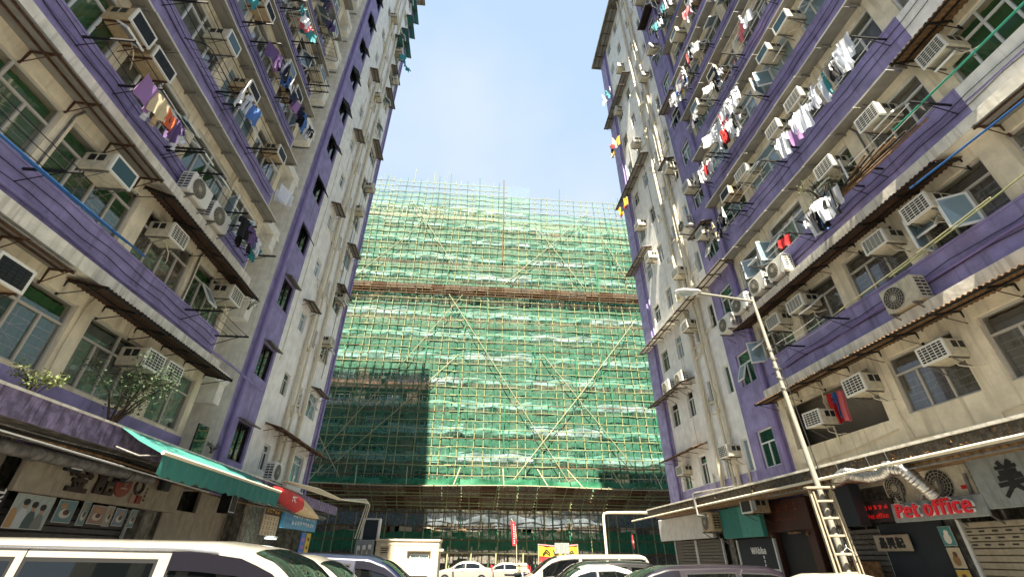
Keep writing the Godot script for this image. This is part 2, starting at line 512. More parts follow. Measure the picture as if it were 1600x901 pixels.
func block(side: int) -> Node3D:
	var sg := float(side)   # +1 left, -1 right: local a = s * sg
	var left := side > 0
	var far_end := 23.2 if left else 23.05
	var near_end := 2.0 if left else 1.5
	var B := thing("apartment_block", "left purple and beige block beside the striped awnings and parked van" if left else "right purple and beige block behind the tall street lamp", "building", at(LW if left else RW, 0, 0, PI / 2 * sg), "facing housing blocks")
	if left: root_left = B
	else: root_right = B
	var nk := 16 if left else 13
	var roof := ek(nk)
	# volume behind the facade
	var core := MB.new()
	var am := minf(near_end * sg, far_end * sg); var ax := maxf(near_end * sg, far_end * sg)
	core.box2(Vector3(am, 3.2, -13), Vector3(ax, roof, -1.5))
	core.box2(Vector3(am, 0, -13), Vector3(ax, 3.2, -4.0))
	part(B, "rear_volume", core.mesh(), M.concrete)
	var bays: Array = [[10.7, 12.45], [8.55, 10.42], [6.15, 8.15], [3.95, 5.92], [2.3, 3.7]] if left else [[11.75, 13.3], [9.65, 11.3], [7.55, 9.2], [5.4, 7.0], [3.2, 4.9], [1.8, 2.8]]
	var bay_end := 12.7 if left else 13.5
	var stair: Array = [14.5, 16.5] if left else [13.5, 15.5]
	var stair_win: Array = [15.35, 16.35] if left else [14.1, 15.0]
	var white: Array = [16.5, 22.6] if left else [15.5, 21.6]
	var small: Array = [[17.7, 18.3, 0.9], [19.55, 19.95, 0.9], [20.9, 22.1, 1.15]] if left else [[15.62, 16.02, 1.1], [17.1, 17.45, 1.0], [18.85, 19.5, 1.15], [20.55, 21.35, 1.1]]
	var bay_holes := []; var stair_holes := []; var white_holes := []
	var wins := []
	for k in nk:
		var e := ek(k)
		var bt := 1.15 if left else 1.27
		var lo := e + (1.08 if left else 1.2) if k == 0 else e + bt - 0.03
		var hi := e + (2.46 if left else 2.5)
		for i in bays.size():
			var s0: float = bays[i][0]; var s1: float = bays[i][1]
			if not left and k == 0:
				if i == 0: continue
				if i == 1: s0 = 9.75; s1 = 13.15
			if k == 0 and left and i == 0: s0 = 11.05
			if (k > 4 and i > 3) or (k > 7 and i > 2): continue
			bay_holes.append([minf(s0 * sg, s1 * sg), lo, maxf(s0 * sg, s1 * sg), hi])
			wins.append([k, i, (s0 + s1) / 2 * sg, lo, absf(s1 - s0), hi - lo])
		stair_holes.append([minf(stair_win[0] * sg, stair_win[1] * sg), e + 0.95, maxf(stair_win[0] * sg, stair_win[1] * sg), e + 2.15])
		for w in small:
			if left and k == 0 and w[0] > 17.8 and w[0] < 20: continue
			white_holes.append([minf(w[0] * sg, w[1] * sg), e + 1.0, maxf(w[0] * sg, w[1] * sg), e + 1.0 + w[2]])
	var y0 := 3.3
	var mb := MB.new()
	holes_wall(mb, minf(near_end * sg, bay_end * sg), maxf(near_end * sg, bay_end * sg), y0, roof, bay_holes, 0.0, 0.3)
	part(B, "wall", mb.mesh(), M.beige)
	mb = MB.new()
	holes_wall(mb, minf(stair[0] * sg, stair[1] * sg), maxf(stair[0] * sg, stair[1] * sg), y0, roof, stair_holes, 0.0, 0.25)
	part(B, "stairwell_wall", mb.mesh(), M.purple)
	mb = MB.new()
	holes_wall(mb, minf(white[0] * sg, white[1] * sg), maxf(white[0] * sg, white[1] * sg), y0, roof, white_holes, 0.002, 0.25)
	part(B, "rendered_wall", mb.mesh(), M.white)
	mb = MB.new()
	mb.box2(Vector3(minf(white[1] * sg, far_end * sg), y0, -1.6), Vector3(maxf(white[1] * sg, far_end * sg), roof + 0.4, 0.06))
	part(B, "corner_pier", mb.mesh(), M.purple_pale)
	# dark rooms behind the openings
	mb = MB.new()
	mb.box2(Vector3(minf(near_end * sg, bay_end * sg), y0, -1.2), Vector3(maxf(near_end * sg, bay_end * sg), roof, -1.16))
	mb.box2(Vector3(minf(stair[0] * sg, white[1] * sg), y0, -1.2), Vector3(maxf(stair[0] * sg, white[1] * sg), roof, -1.16))
	for k in range(0, nk + 1):
		mb.box2(Vector3(minf(near_end * sg, bay_end * sg), ek(k) - 0.05, -1.16), Vector3(maxf(near_end * sg, bay_end * sg), ek(k) + 0.05, -0.31))
		mb.box2(Vector3(minf(stair[0] * sg, white[1] * sg), ek(k) - 0.05, -1.16), Vector3(maxf(stair[0] * sg, white[1] * sg), ek(k) + 0.05, -0.31))
	part(B, "room_wall", mb.mesh(), M.room)
	if not left:
		# painted purple foot of the rendered wall
		mb = MB.new(); mb.box2(Vector3(-21.6, 3.3, 0.003), Vector3(-15.5, 4.38, 0.02)); part(B, "painted_plinth", mb.mesh(), M.purple_pale)
	# light well between the bays and the stair on the left block
	if left:
		mb = MB.new()
		mb.box2(Vector3(12.7, y0, -1.3), Vector3(14.5, roof, -1.1))
		mb.q(Vector3(12.7, y0, 0), Vector3(12.7, y0, -1.1), Vector3(12.7, roof, -1.1), Vector3(12.7, roof, 0))
		mb.q(Vector3(14.5, y0, -1.1), Vector3(14.5, y0, 0), Vector3(14.5, roof, 0), Vector3(14.5, roof, -1.1))
		part(B, "light_well", mb.mesh(), M.stained)
		for k in range(1, nk + 1):
			var sl := MB.new()
			var y := ek(k)
			sl.box2(Vector3(12.72, y - 0.02, -0.75), Vector3(13.9, y + 0.32, 0.04))
			sl.box2(Vector3(13.55, y - 0.62, -0.6), Vector3(13.9, y - 0.02, 0.0))
			sl.t(Vector3(13.9, y - 0.02, 0.0), Vector3(14.48, y + 0.3, -0.2), Vector3(13.9, y + 0.32, 0.0))
			part(B, "well_beam", sl.mesh(), M.stained)
	# bands
	var bt := 1.15 if left else 1.27
	var bn := near_end; var bf := 12.55 if left else 13.42
	for k in range(1, nk):
		var e := ek(k)
		var low := 0.0
		var cut := bn
		if not left and k >= 2: cut = 5.0
		if k <= 2:
			low = 0.27
			mb = MB.new()
			mb.box2(Vector3(minf(bn * sg, bf * sg), e, 0.0), Vector3(maxf(bn * sg, bf * sg), e + low, 0.385))
			part(B, "slab_edge", mb.mesh(), M.stripe)
		mb = MB.new()
		mb.box2(Vector3(minf(cut * sg, bf * sg), e + low, 0.0), Vector3(maxf(cut * sg, bf * sg), e + bt - 0.05, 0.06))
		mb.box2(Vector3(minf(cut * sg, bf * sg), e + bt - 0.05, 0.0), Vector3(maxf(cut * sg, bf * sg), e + bt, 0.08))
		part(B, "parapet_band", mb.mesh(), M.purple)
		if cut > bn:
			mb = MB.new()
			mb.box2(Vector3(minf(bn * sg, cut * sg), e + low, 0.0), Vector3(maxf(bn * sg, cut * sg), e + bt - 0.02, 0.055))
			part(B, "parapet_band", mb.mesh(), M.white)
		# pipe run along the band
		if (left and k <= 3) or (not left and k in [1, 2, 4]):
			var pm := MB.new()
			var py := e + (0.55 if left and k == 1 else 0.78)
			var pend := 16.0 if left and k == 1 else bf - 0.3
			var ps := []
			for i in 14:
				var s := lerpf(2.2, pend, i / 13.0)
				ps.append(Vector3(s * sg, py + 0.02 * sin(i * 1.9), 0.11))
			pm.tube(ps, 0.035 if k == 1 else 0.018, 6)
			part(B, "pipe_run", pm.mesh(), M.pipe_purple if k != 1 or not left else M.purple)
		# eave sheets in metre-wide panels
		if k >= 3:
			var s := bf + 0.25
			var idx := 0
			while s > (2.8 if k < 7 else 5.5):
				var wdt := 1.02 + 0.12 * sin(idx * 2.3 + k)
				var tilt := rnd(-0.03, 0.03)
				var xf := Transform3D(Basis(Vector3.RIGHT, 0.05 + tilt), Vector3((s - wdt / 2) * sg, e - 0.035 + rnd(-0.012, 0.012), 0.2))
				var pnl := part(B, "eave_panel", boxm(Vector3(snappedf(wdt - 0.02, 0.02), 0.03, 0.42)), M.eave, xf)
				if k < 8:
					part(pnl, "panel_trim", boxm(Vector3(snappedf(wdt - 0.02, 0.02), 0.045, 0.018)), M.eave_edge, move(0, 0.002, 0.22))
					part(pnl, "bracket", boxm(Vector3(0.03, 0.08, 0.3)), M.eave, move(wdt * 0.42 * sg, -0.055, -0.05))
				s -= wdt
				idx += 1
	# roof slab and parapet
	mb = MB.new()
	mb.box2(Vector3(minf(near_end * sg, (far_end + 0.5) * sg), roof, -13), Vector3(maxf(near_end * sg, (far_end + 0.5) * sg), roof + 0.22, 0.75))
	part(B, "roof_slab", mb.mesh(), M.concrete)
	mb = MB.new()
	mb.box2(Vector3(minf(near_end * sg, far_end * sg), roof + 0.22, -0.1), Vector3(maxf(near_end * sg, far_end * sg), roof + 1.25, 0.2))
	part(B, "roof_parapet", mb.mesh(), M.purple)
	# bay windows
	for w in wins:
		var k: int = w[0]; var i: int = w[1]
		if not left and k == 0 and i == 1: continue     # opened room
		var rich := 1 if (k <= 3 and i <= 4) else 0
		var pick := rng.randi() % 10
		var fm: Material = M.frame_grey if k < 2 else (M.alu if pick < 5 else M.frame_white)
		var gm: Material = M.glass_dark
		var cm: Material = null
		if k <= 2:
			gm = M.glass_clear
			cm = [M.curtain_green, M.curtain_grey, M.room, M.curtain_grey, M.curtain_green][rng.randi() % 5] if left else [M.room, M.room, M.curtain_grey, M.room, M.curtain_green][rng.randi() % 5]
		elif pick < 4:
			gm = M.glass_clear
			cm = [M.curtain_white, M.curtain_grey, M.curtain_white][rng.randi() % 3]
		elif pick < 5: gm = M.glass_green
		elif pick < 8: gm = M.glass_blue
		elif pick < 9: gm = M.glass_pale
		var cols := 4 if w[4] > 1.7 else (3 if w[4] > 1.4 else 2)
		var n := window_at(B, w[2], w[3], w[4], w[5], cols, w[5] * 0.68, fm, gm, -0.09, rich, cm)
		if rich and k <= 1: part(n, "grille", grille_mesh(w[4] * 0.9, w[5] * 0.6), M.frame_grey, move(0, 0.08, -0.06))
		if k >= 1 and rng.randf() < 0.8:
			var cw: float = w[4] / cols
			for r in (1 + rng.randi() % 3):
				var c := rng.randi() % cols
				var tp := rng.randf() < 0.55
				var sw := clampf(cw, 0.4, 0.62)
				if tp: sash(n, -w[4] / 2 + cw * (c + 0.5), w[5] * 0.68, sw, w[5] * 0.5, rnd(0.5, 1.0), "top", M.frame_white, M.glass_blue)
				else: sash(n, -w[4] / 2 + cw * c, 0.05, sw, w[5] * 0.6, rnd(0.6, 1.4), "left" if rng.randf() < 0.5 else "right", M.frame_white, M.glass_blue)
	# stair windows: black steel, top hung, mostly open on the left block
	for h in stair_holes:
		var n := window_at(B, (h[0] + h[2]) / 2, h[1], h[2] - h[0], h[3] - h[1], 2, 0.0 if left else 0.78, M.frame_black if left else M.frame_white, M.glass_dark if left else [M.glass_green, M.glass_blue, M.glass_dark][rng.randi() % 3], -0.1, 1)
		if left and h[1] > 10:
			for hx in [-0.23, 0.23]: sash(n, hx, 1.14, 0.46, 0.66, rnd(0.4, 0.7), "top", M.frame_black, M.glass_pale)
		elif left:
			part(n, "hood", boxm(Vector3(1.15, 0.05, 0.34)), M.pipe_grey, Transform3D(Basis(Vector3.RIGHT, 0.35), Vector3(0, 1.22, 0.22)))
		elif rng.randf() < 0.5:
			sash(n, -0.2, 0.76, 0.42, 0.62, rnd(0.3, 0.9), "top", M.frame_white, M.glass_blue)
	for h in white_holes:
		var ww: float = h[2] - h[0]
		var n := window_at(B, (h[0] + h[2]) / 2, h[1], ww, h[3] - h[1], 2 if ww > 0.5 else 1, (h[3] - h[1]) * 0.7 if ww > 0.5 else 0.0, [M.alu, M.frame_white, M.frame_grey][rng.randi() % 3], [M.glass_green, M.glass_blue, M.glass_dark][rng.randi() % 3], -0.1, 1 if h[1] < 11 else 0)
		if ww > 0.9 and rng.randf() < 0.4: sash(n, -0.15, (h[3] - h[1]) * 0.7, 0.5, 0.65, rnd(0.4, 1.0), "top", M.frame_white, M.glass_blue)
	# soil stacks and their branches on the rendered wall
	var stacks: Array = [18.75, 19.2, 20.3] if left else [16.55, 16.85, 17.75]
	for si in 3:
		var pm := MB.new()
		var pts := []
		for i in 40: pts.append(Vector3((stacks[si] + 0.02 * sin(i * 2.1 + si)) * sg, lerpf(3.9, roof + 0.4, i / 39.0), 0.11 + 0.02 * (si % 2)))
		pm.tube(pts, 0.075 if si != 1 else 0.05, 8)
		for k in range(0, nk):
			pm.tube([Vector3(stacks[si] * sg, ek(k) + 0.6, 0.11), Vector3(stacks[si] * sg, ek(k) + 0.72, 0.11)], 0.1, 8)
		part(B, "soil_stack", pm.mesh(), M.pipe_white)
	for k in range(0, nk):
		for r in 4:
			var bm := MB.new()
			var s0: float = stacks[rng.randi() % 3]
			var y := ek(k) + rnd(0.2, 1.1)
			var s1 := s0 + rnd(-1.1, 1.1)
			var o := rnd(0.06, 0.12)
			bm.tube([Vector3(s0 * sg, y, 0.1), Vector3((s0 + (s1 - s0) * 0.25) * sg, y + 0.08, o), Vector3(s1 * sg, y + 0.16, o), Vector3(s1 * sg, y + 0.2 + rnd(0.1, 0.5), o), Vector3((s1 + 0.02) * sg, y + 0.55, 0.0)], rnd(0.025, 0.045), 6)
			part(B, "branch_pipe", bm.mesh(), M.pipe_white)
	# drain on the stair wall
	var dm := MB.new()
	var ds := 14.75 if left else 13.62
	dm.tube([Vector3(ds * sg, 3.9, 0.09), Vector3(ds * sg, 15, 0.1), Vector3(ds * sg, 27, 0.08), Vector3(ds * sg, roof, 0.09)], 0.06, 8)
	part(B, "drain_pipe", dm.mesh(), M.pipe_purple)
	dm = MB.new()
	var cs := 22.75 if left else 21.75
	dm.tube([Vector3(cs * sg, 3.9, 0.13), Vector3(cs * sg, 20, 0.15), Vector3(cs * sg, roof, 0.13)], 0.05, 8)
	part(B, "drain_pipe", dm.mesh(), M.pipe_purple)
	# black cables slung along the bands
	for k in range(1, 9):
		for r in 2:
			var wm := MB.new()
			var pts := []
			var y := ek(k) + (0.72 if r else 0.95) + rnd(-0.05, 0.05)
			for i in 16: pts.append(Vector3(lerpf(3.0 if k < 5 else 6.0, 12.4, i / 15.0) * sg, y + 0.03 * sin(i * 2.3 + k + r), 0.085))
			wm.tube(pts, 0.009, 4)
			part(B, "cable", wm.mesh(), M.rubber)
	# small waste pipes on the piers between the bays
	for k in range(0, 7):
		for i in range(1, 4):
			if rng.randf() < 0.55:
				var wm := MB.new()
				var s: float = bays[i][1] + 0.12
				var e := ek(k)
				wm.tube([Vector3((s + 0.1) * sg, e + 2.75, 0.03), Vector3(s * sg, e + 2.5, 0.04), Vector3((s + rnd(-0.03, 0.03)) * sg, e + 1.7, 0.04), Vector3(s * sg, e + 1.0, 0.04)], rnd(0.014, 0.028), 6)
				part(B, "waste_pipe", wm.mesh(), [M.pipe_white, M.beige, M.pipe_grey][rng.randi() % 3])
	# thin cables clipped along the wall
	for r in 10:
		var wm := MB.new()
		var s := rnd(white[0], white[1])
		var y := rnd(5, 30)
		var pts := []
		for i in 8: pts.append(Vector3((s + rnd(-0.03, 0.03)) * sg, y + i * 0.9, 0.03))
		wm.tube(pts, 0.012, 4)
		part(B, "cable", wm.mesh(), M.pipe_grey if r % 2 else M.pipe_white)
	return B

func on(side: int, s: float, y: float, o: float) -> Transform3D:
	# placement on a block's facade: s metres up the street, o metres out of the wall
	var sg := float(side)
	return at(LW if side > 0 else RW, 0, 0, PI / 2 * sg) * move(s * sg, y, o)

func where(side: int, k: int, s: float) -> String:
	var left := side > 0
	var zone := ""
	var bays: Array = [11.6, 9.5, 7.15, 4.95, 2.7, 0.5] if left else [12.6, 10.4, 8.4, 6.2, 4.0, 1.8]
	if s > (16.4 if left else 15.4): zone = "by the soil pipes"
	elif s > (14.4 if left else 13.5): zone = "on purple stairwell wall"
	else:
		var best := 0
		for i in bays.size():
			if absf(bays[i] - s) < absf(bays[best] - s): best = i
		zone = "%s bay from stairwell" % ORD[best]
	return "%s block %s storey, %s" % ["left" if left else "right", ORD[k], zone]

var label_seen := {}
func uniq(base: String) -> String:
	return base

# ---------------------------------------------------------------- things fixed to the facades
func ac_parts(o: Node3D, kind: int) -> void:
	var w := 0.62; var h := 0.42; var d := 0.58
	part(o, "casing", bevm(Vector3(w, h, d), 0.02), M.ac_beige if kind == 1 else M.ac_body, move(0, h / 2, d / 2 - 0.1))
	if not cache.has("acfr"):
		var b := MB.new()
		for s in [-1, 1]:
			b.box(Vector3(s * (w / 2 - 0.02), h / 2, 0), Vector3(0.045, h, 0.05))
			b.box(Vector3(0, h / 2 + s * (h / 2 - 0.02), 0), Vector3(w - 0.08, 0.045, 0.048))
		cache["acfr"] = b.mesh()
		b = MB.new()
		b.box(Vector3(0, h / 2, 0), Vector3(w - 0.08, h - 0.08, 0.02))
		cache["acgr"] = b.mesh()
		b = MB.new()
		for i in 5: b.box(Vector3(0, 0.09 + i * 0.06, 0.012), Vector3(w - 0.09, 0.012, 0.014))
		for i in 4: b.box(Vector3(-0.18 + i * 0.12, h / 2, 0.011), Vector3(0.012, h - 0.09, 0.012))
		cache["acsl"] = b.mesh()
		b = MB.new()
		b.box(Vector3(0, h * 0.68, 0.165), Vector3(0.006, 0.16, 0.30))
		cache["acvt"] = b.mesh()
		b = MB.new()
		b.box(Vector3(0, h * 0.68, 0.165), Vector3(0.012, 0.17, 0.03))
		cache["acvm"] = b.mesh()
		b = MB.new()
		b.box(Vector3(0, -0.02, 0.17), Vector3(0.03, 0.03, 0.6))
		b.bar(Vector3(0, -0.02, 0.44), Vector3(0, -0.3, -0.1), 0.012, 4)
		cache["acbr"] = b.mesh()
	part(o, "front_frame", cache["acfr"], M.ac_frame, move(0, 0, d - 0.1))
	var g := part(o, "grille", cache["acgr"], M.ac_teal if kind == 2 else M.ac_grille, move(0, 0, d - 0.09))
	if kind != 2: part(g, "slats", cache["acsl"], M.ac_frame if kind == 0 else M.ac_grille)
	for sg in [-1, 1]:
		var v := part(o, "side_vent", cache["acvt"], M.ac_grille, move(sg * (w / 2 + 0.001), 0, 0))
		part(v, "mullion", cache["acvm"], M.ac_body)
		part(o, "bracket", cache["acbr"], M.rust if kind == 1 else M.pipe_grey, move(sg * 0.25, 0, 0))

func condenser_parts(o: Node3D, m: Material) -> void:
	var w := 0.86; var h := 0.62; var d := 0.34
	part(o, "casing", bevm(Vector3(w, h, d), 0.025), m, move(0, h / 2, d / 2))
	if not cache.has("cfan"):
		var b := MB.new()
		b.disc(Vector3(-0.12, h / 2, d + 0.004), Vector3(0, 0, 1), 0.25, 24)
		cache["chole"] = b.mesh()
		b = MB.new()
		for r in [0.25, 0.2, 0.15, 0.1]:
			var ps := []
			for i in 21: ps.append(Vector3(-0.12 + r * cos(TAU * i / 20.0), h / 2 + r * sin(TAU * i / 20.0), d + 0.016))
			b.tube(ps, 0.007, 4, -1, false)
		for i in 16: b.bar(Vector3(-0.12 + 0.06 * cos(TAU * i / 16.0), h / 2 + 0.06 * sin(TAU * i / 16.0), d + 0.02), Vector3(-0.12 + 0.255 * cos(TAU * i / 16.0), h / 2 + 0.255 * sin(TAU * i / 16.0), d + 0.014), 0.006, 4)
		b.disc(Vector3(-0.12, h / 2, d + 0.026), Vector3(0, 0, 1), 0.07, 16)
		cache["cfan"] = b.mesh()
		b = MB.new()
		b.box(Vector3(0, 0.31, d / 2), Vector3(0.006, 0.44, d - 0.1))
		cache["cvent"] = b.mesh()
		b = MB.new()
		for i in 5: b.box(Vector3(0, 0.14 + i * 0.085, d / 2), Vector3(0.014, 0.03, d - 0.08))
		b.box(Vector3(0, 0.31, d / 2), Vector3(0.012, 0.44, 0.02))
		cache["cvsl"] = b.mesh()
		b = MB.new()
		b.box(Vector3(0, -0.025, 0.12), Vector3(0.04, 0.04, 0.62))
		b.bar(Vector3(0, -0.03, 0.4), Vector3(0, -0.38, -0.17), 0.016, 5)
		b.box(Vector3(0, -0.2, -0.17), Vector3(0.04, 0.4, 0.03))
		cache["cbr"] = b.mesh()
	part(o, "fan_opening", cache["chole"], M.ac_grille)
	part(o, "fan_guard", cache["cfan"], M.ac_fan)
	for sg in [-1, 1]:
		var v := part(o, "side_vent", cache["cvent"], M.ac_grille, move(sg * (w / 2 + 0.001), 0, 0))
		part(v, "louvres", cache["cvsl"], m)
		part(o, "bracket", cache["cbr"], M.pipe_grey, move(sg * 0.3, 0, 0))

const AC_LOOK := ["white grid-fronted window air conditioner", "dark-fronted beige window air conditioner", "teal-fronted window air conditioner"]
var ac_proto := [null, null, null]
var ac_spots := {}

func add_ac(side: int, s: float, k: int, y: float, kind: int) -> void:
	var key := "%d %d" % [side, k]
	if not ac_spots.has(key): ac_spots[key] = []
	for q in ac_spots[key]:
		if absf(q - s) < 0.75: return
	ac_spots[key].append(s)
	var lab := "%s, %s" % [AC_LOOK[kind], where(side, k, s)]
	if ac_proto[kind] == null:
		var o := thing("air_conditioner", lab, "air conditioner", on(side, s, y, 0.0), "window air conditioners on the facades")
		ac_parts(o, kind)
		ac_proto[kind] = o
	else:
		var c: Node3D = ac_proto[kind].duplicate()
		c.name = numbered("air_conditioner")
		add_child(c)
		c.transform = on(side, s, y, 0.0) * Transform3D(Basis(Vector3(0, 0, 1), rnd(-0.03, 0.03)) * Basis.from_scale(Vector3(rnd(0.9, 1.12), rnd(0.9, 1.08), rnd(0.9, 1.1))), Vector3.ZERO)
		tag(c, lab, "air conditioner", "window air conditioners on the facades")
	# drip hose on some
	if k <= 4 and rng.randf() < 0.45:
		var b := MB.new()
		var x := rnd(-0.2, 0.2)
		b.tube([Vector3(x, 0.02, 0.2), Vector3(x + 0.12, -0.18, 0.26), Vector3(x + 0.3, -0.3, 0.16), Vector3(x + 0.42, -0.28, 0.04)], 0.013, 5)
		part(get_child(get_child_count() - 1), "drain_hose", b.mesh(), M.pipe_white)

func add_condenser(side: int, s: float, k: int, y: float, o: float, turn := 0.0, m: Material = null) -> void:
	var c := thing("condenser_unit", "round-fan outdoor condenser, %s" % where(side, k, s), "condenser", on(side, s, y, o) * Transform3D(Basis(Vector3.UP, turn), Vector3.ZERO), "outdoor condensers on the facades")
	condenser_parts(c, m if m else M.ac_frame)

func corrugated(len: float, dep: float, pitch := 0.11) -> ArrayMesh:
	var b := MB.new()
	var n := int(len / pitch) * 4
	for up in [1, -1]:
		var g := []
		for i in n + 1:
			var x := -len / 2 + len * i / n
			var h := 0.018 * sin(TAU * i / 4.0)
			var row := [Vector3(x, h + 0.002 * up, 0), Vector3(x, h + 0.002 * up, dep * 0.5), Vector3(x, h + 0.002 * up, dep)]
			if up < 0: row.reverse()
			g.append(row)
		b.grid(g)
	return b.mesh()

func add_awning(side: int, s0: float, s1: float, k: int, y: float, dep: float, drop: float, m: Material, look: String, ribbed := true) -> void:
	var sg := float(side)
	var ln := absf(s1 - s0)
	var o := thing("metal_awning", "%s awning, %s" % [look, where(side, k, (s0 + s1) / 2)], "awning", on(side, (s0 + s1) / 2, y, 0.0), "awnings over the windows")
	var xf := Transform3D(Basis(Vector3.RIGHT, atan2(drop, dep)), Vector3.ZERO)
	if ribbed:
		part(o, "corrugated_sheet", corrugated(ln, dep), m, xf)
	else:
		var n := maxi(1, int(ln / 0.9))
		for i in n:
			part(o, "sheet_panel", boxm(Vector3(snappedf(ln / n - 0.015, 0.005), 0.02, snappedf(dep, 0.01)), Vector3(0, 0, dep / 2)), m, xf * move(-ln / 2 + ln * (i + 0.5) / n, rnd(-0.006, 0.006), 0))
	var nb := maxi(2, int(ln / 0.95) + 1)
	var br := MB.new()
	br.box(Vector3(0, 0, dep - 0.02), Vector3(0.035, 0.035, 0.035))
	br.box2(Vector3(-0.016, -0.05, 0), Vector3(0.016, -0.02, dep))
	br.box2(Vector3(-0.016, -0.34, 0.0), Vector3(0.016, -0.05, 0.03))
	br.bar(Vector3(0, -0.32, 0.02), Vector3(0, -0.05, dep * 0.8), 0.011, 4)
	var bm := br.mesh()
	for i in nb:
		part(o, "bracket", bm, M.black_metal if ribbed else M.rust, xf * move(-ln / 2 + 0.06 + (ln - 0.12) * i / (nb - 1), 0, 0))
	var rail := MB.new()
	rail.box2(Vector3(-ln / 2, -0.055, dep - 0.06), Vector3(ln / 2, -0.022, dep - 0.03))
	rail.box2(Vector3(-ln / 2, -0.055, dep * 0.45), Vector3(ln / 2, -0.022, dep * 0.45 + 0.03))
	part(o, "purlin", rail.mesh(), M.black_metal if ribbed else M.rust, xf)

# ---------------------------------------------------------------- laundry
func cloth(w: float, h: float, kind: int, sd: int) -> ArrayMesh:
	var key := "cloth%.1f%.1f%d%d" % [w, h, kind, sd % 3]
	if cache.has(key): return cache[key]
	var b := MB.new()
	var nx := 10; var ny := 8
	var ph := sd * 1.7
	var mk := func(x0: float, x1: float, yt0: float, yt1: float, yb: float, taper: float) -> void:
		var g := []
		for i in nx + 1:
			var u := float(i) / nx
			var row := []
			for j in ny + 1:
				var v := float(j) / ny
				var yt := lerpf(yt0, yt1, u)
				var cx := (x0 + x1) / 2
				var x := cx + (lerpf(x0, x1, u) - cx) * (1.0 - taper * v)
				var z := (0.018 + 0.035 * v) * sin(u * 9.0 + ph + v * 1.5) + 0.015 * sin(u * 19 + ph)
				row.append(Vector3(x + 0.02 * sin(v * 4 + ph), lerpf(yt, yb + 0.03 * sin(u * 5 + ph), v), z))
			g.append(row)
		b.grid(g)
	if kind == 0:      # towel or sheet
		mk.call(-w / 2, w / 2, 0.0, 0.0, -h, 0.05)
	elif kind == 1:    # shirt with sleeves
		mk.call(-w * 0.3, w * 0.3, 0.0, 0.0, -h, -0.1)
		mk.call(-w * 0.58, -w * 0.28, -h * 0.16, -0.02, -h * 0.42, 0.3)
		mk.call(w * 0.28, w * 0.58, -0.02, -h * 0.16, -h * 0.42, 0.3)
	else:              # trousers
		mk.call(-w * 0.25, w * 0.25, 0.0, 0.0, -h * 0.32, 0.0)
		mk.call(-w * 0.25, -w * 0.01, -h * 0.3, -h * 0.3, -h, 0.25)
		mk.call(w * 0.01, w * 0.25, -h * 0.3, -h * 0.3, -h, 0.25)
	cache[key] = b.mesh()
	return cache[key]

const CNAME := {"c_white": "white", "c_black": "black", "c_navy": "navy", "c_blue": "blue", "c_lilac": "lilac", "c_cream": "cream", "c_red": "red", "c_pink": "pink", "c_grey": "grey", "c_teal": "teal", "c_yellow": "yellow", "c_purple": "purple", "c_orange": "orange", "film": "clear plastic"}
const KNAME := ["towel", "shirt", "pair of trousers"]

func garment(side: int, s: float, k: int, y: float, o: float, w: float, h: float, kind: int, col: String, tw: float) -> void:
	var nm: String = ["hanging_towel", "hanging_shirt", "hanging_trousers"][kind]
	var lab := "%s %s drying, %s" % [CNAME[col], KNAME[kind], where(side, k, s)]
	one(nm, cloth(w, h, kind, rng.randi() % 3), M[col], lab, "laundry", on(side, s, y, o) * Transform3D(Basis(Vector3.UP, tw), Vector3.ZERO), "laundry hung out of the windows")

func laundry_line(side: int, s0: float, s1: float, k: int, y: float, o: float, cols: Array, per := 0.33, hmax := 0.75) -> void:
	var s := s0 + 0.15
	var i := 0
	while s < s1 - 0.1:
		var col: String = cols[i % cols.size()]
		var kd := rng.randi() % 3
		garment(side, s, k, y + rnd(-0.03, 0.02), o + rnd(-0.12, 0.12), snappedf(rnd(0.4, 0.65), 0.1), snappedf(rnd(hmax * 0.6, hmax), 0.1), kd, col, rnd(-0.9, 0.9))
		s += per * rnd(0.7, 1.3)
		i += 1

func rack(side: int, s0: float, s1: float, k: int, y: float, dep: float, lines: int, m: Material) -> void:
	# two black arms out of the wall with drying lines between them
	var sg := float(side)
	var o := thing("drying_rack", "black-armed drying rack, %s" % where(side, k, (s0 + s1) / 2), "drying rack", on(side, (s0 + s1) / 2, y, 0.06), "drying racks under the windows")
	var hl := (s1 - s0) / 2
	dep += 0.32
	var b := MB.new()
	b.box2(Vector3(-0.018, -0.02, 0), Vector3(0.018, 0.02, dep))
	b.bar(Vector3(0, 0, dep * 0.75), Vector3(0, -0.28, 0.01), 0.012, 4)
	for i in 5: b.box(Vector3(0, 0.035, dep * (0.3 + 0.15 * i)), Vector3(0.012, 0.04, 0.012))
	var am := b.mesh()
	for s in [-1, 1]: part(o, "arm", am, M.black_metal, move(hl * s, 0, 0))
	for i in lines:
		b = MB.new()
		var z := dep * (0.35 + 0.6 * i / maxf(1, lines - 1))
		b.tube([Vector3(-hl, 0.03, z), Vector3(-hl * 0.3, 0.01, z), Vector3(hl * 0.4, 0.01, z), Vector3(hl, 0.03, z)], 0.009, 4)
		part(o, "line", b.mesh(), m)

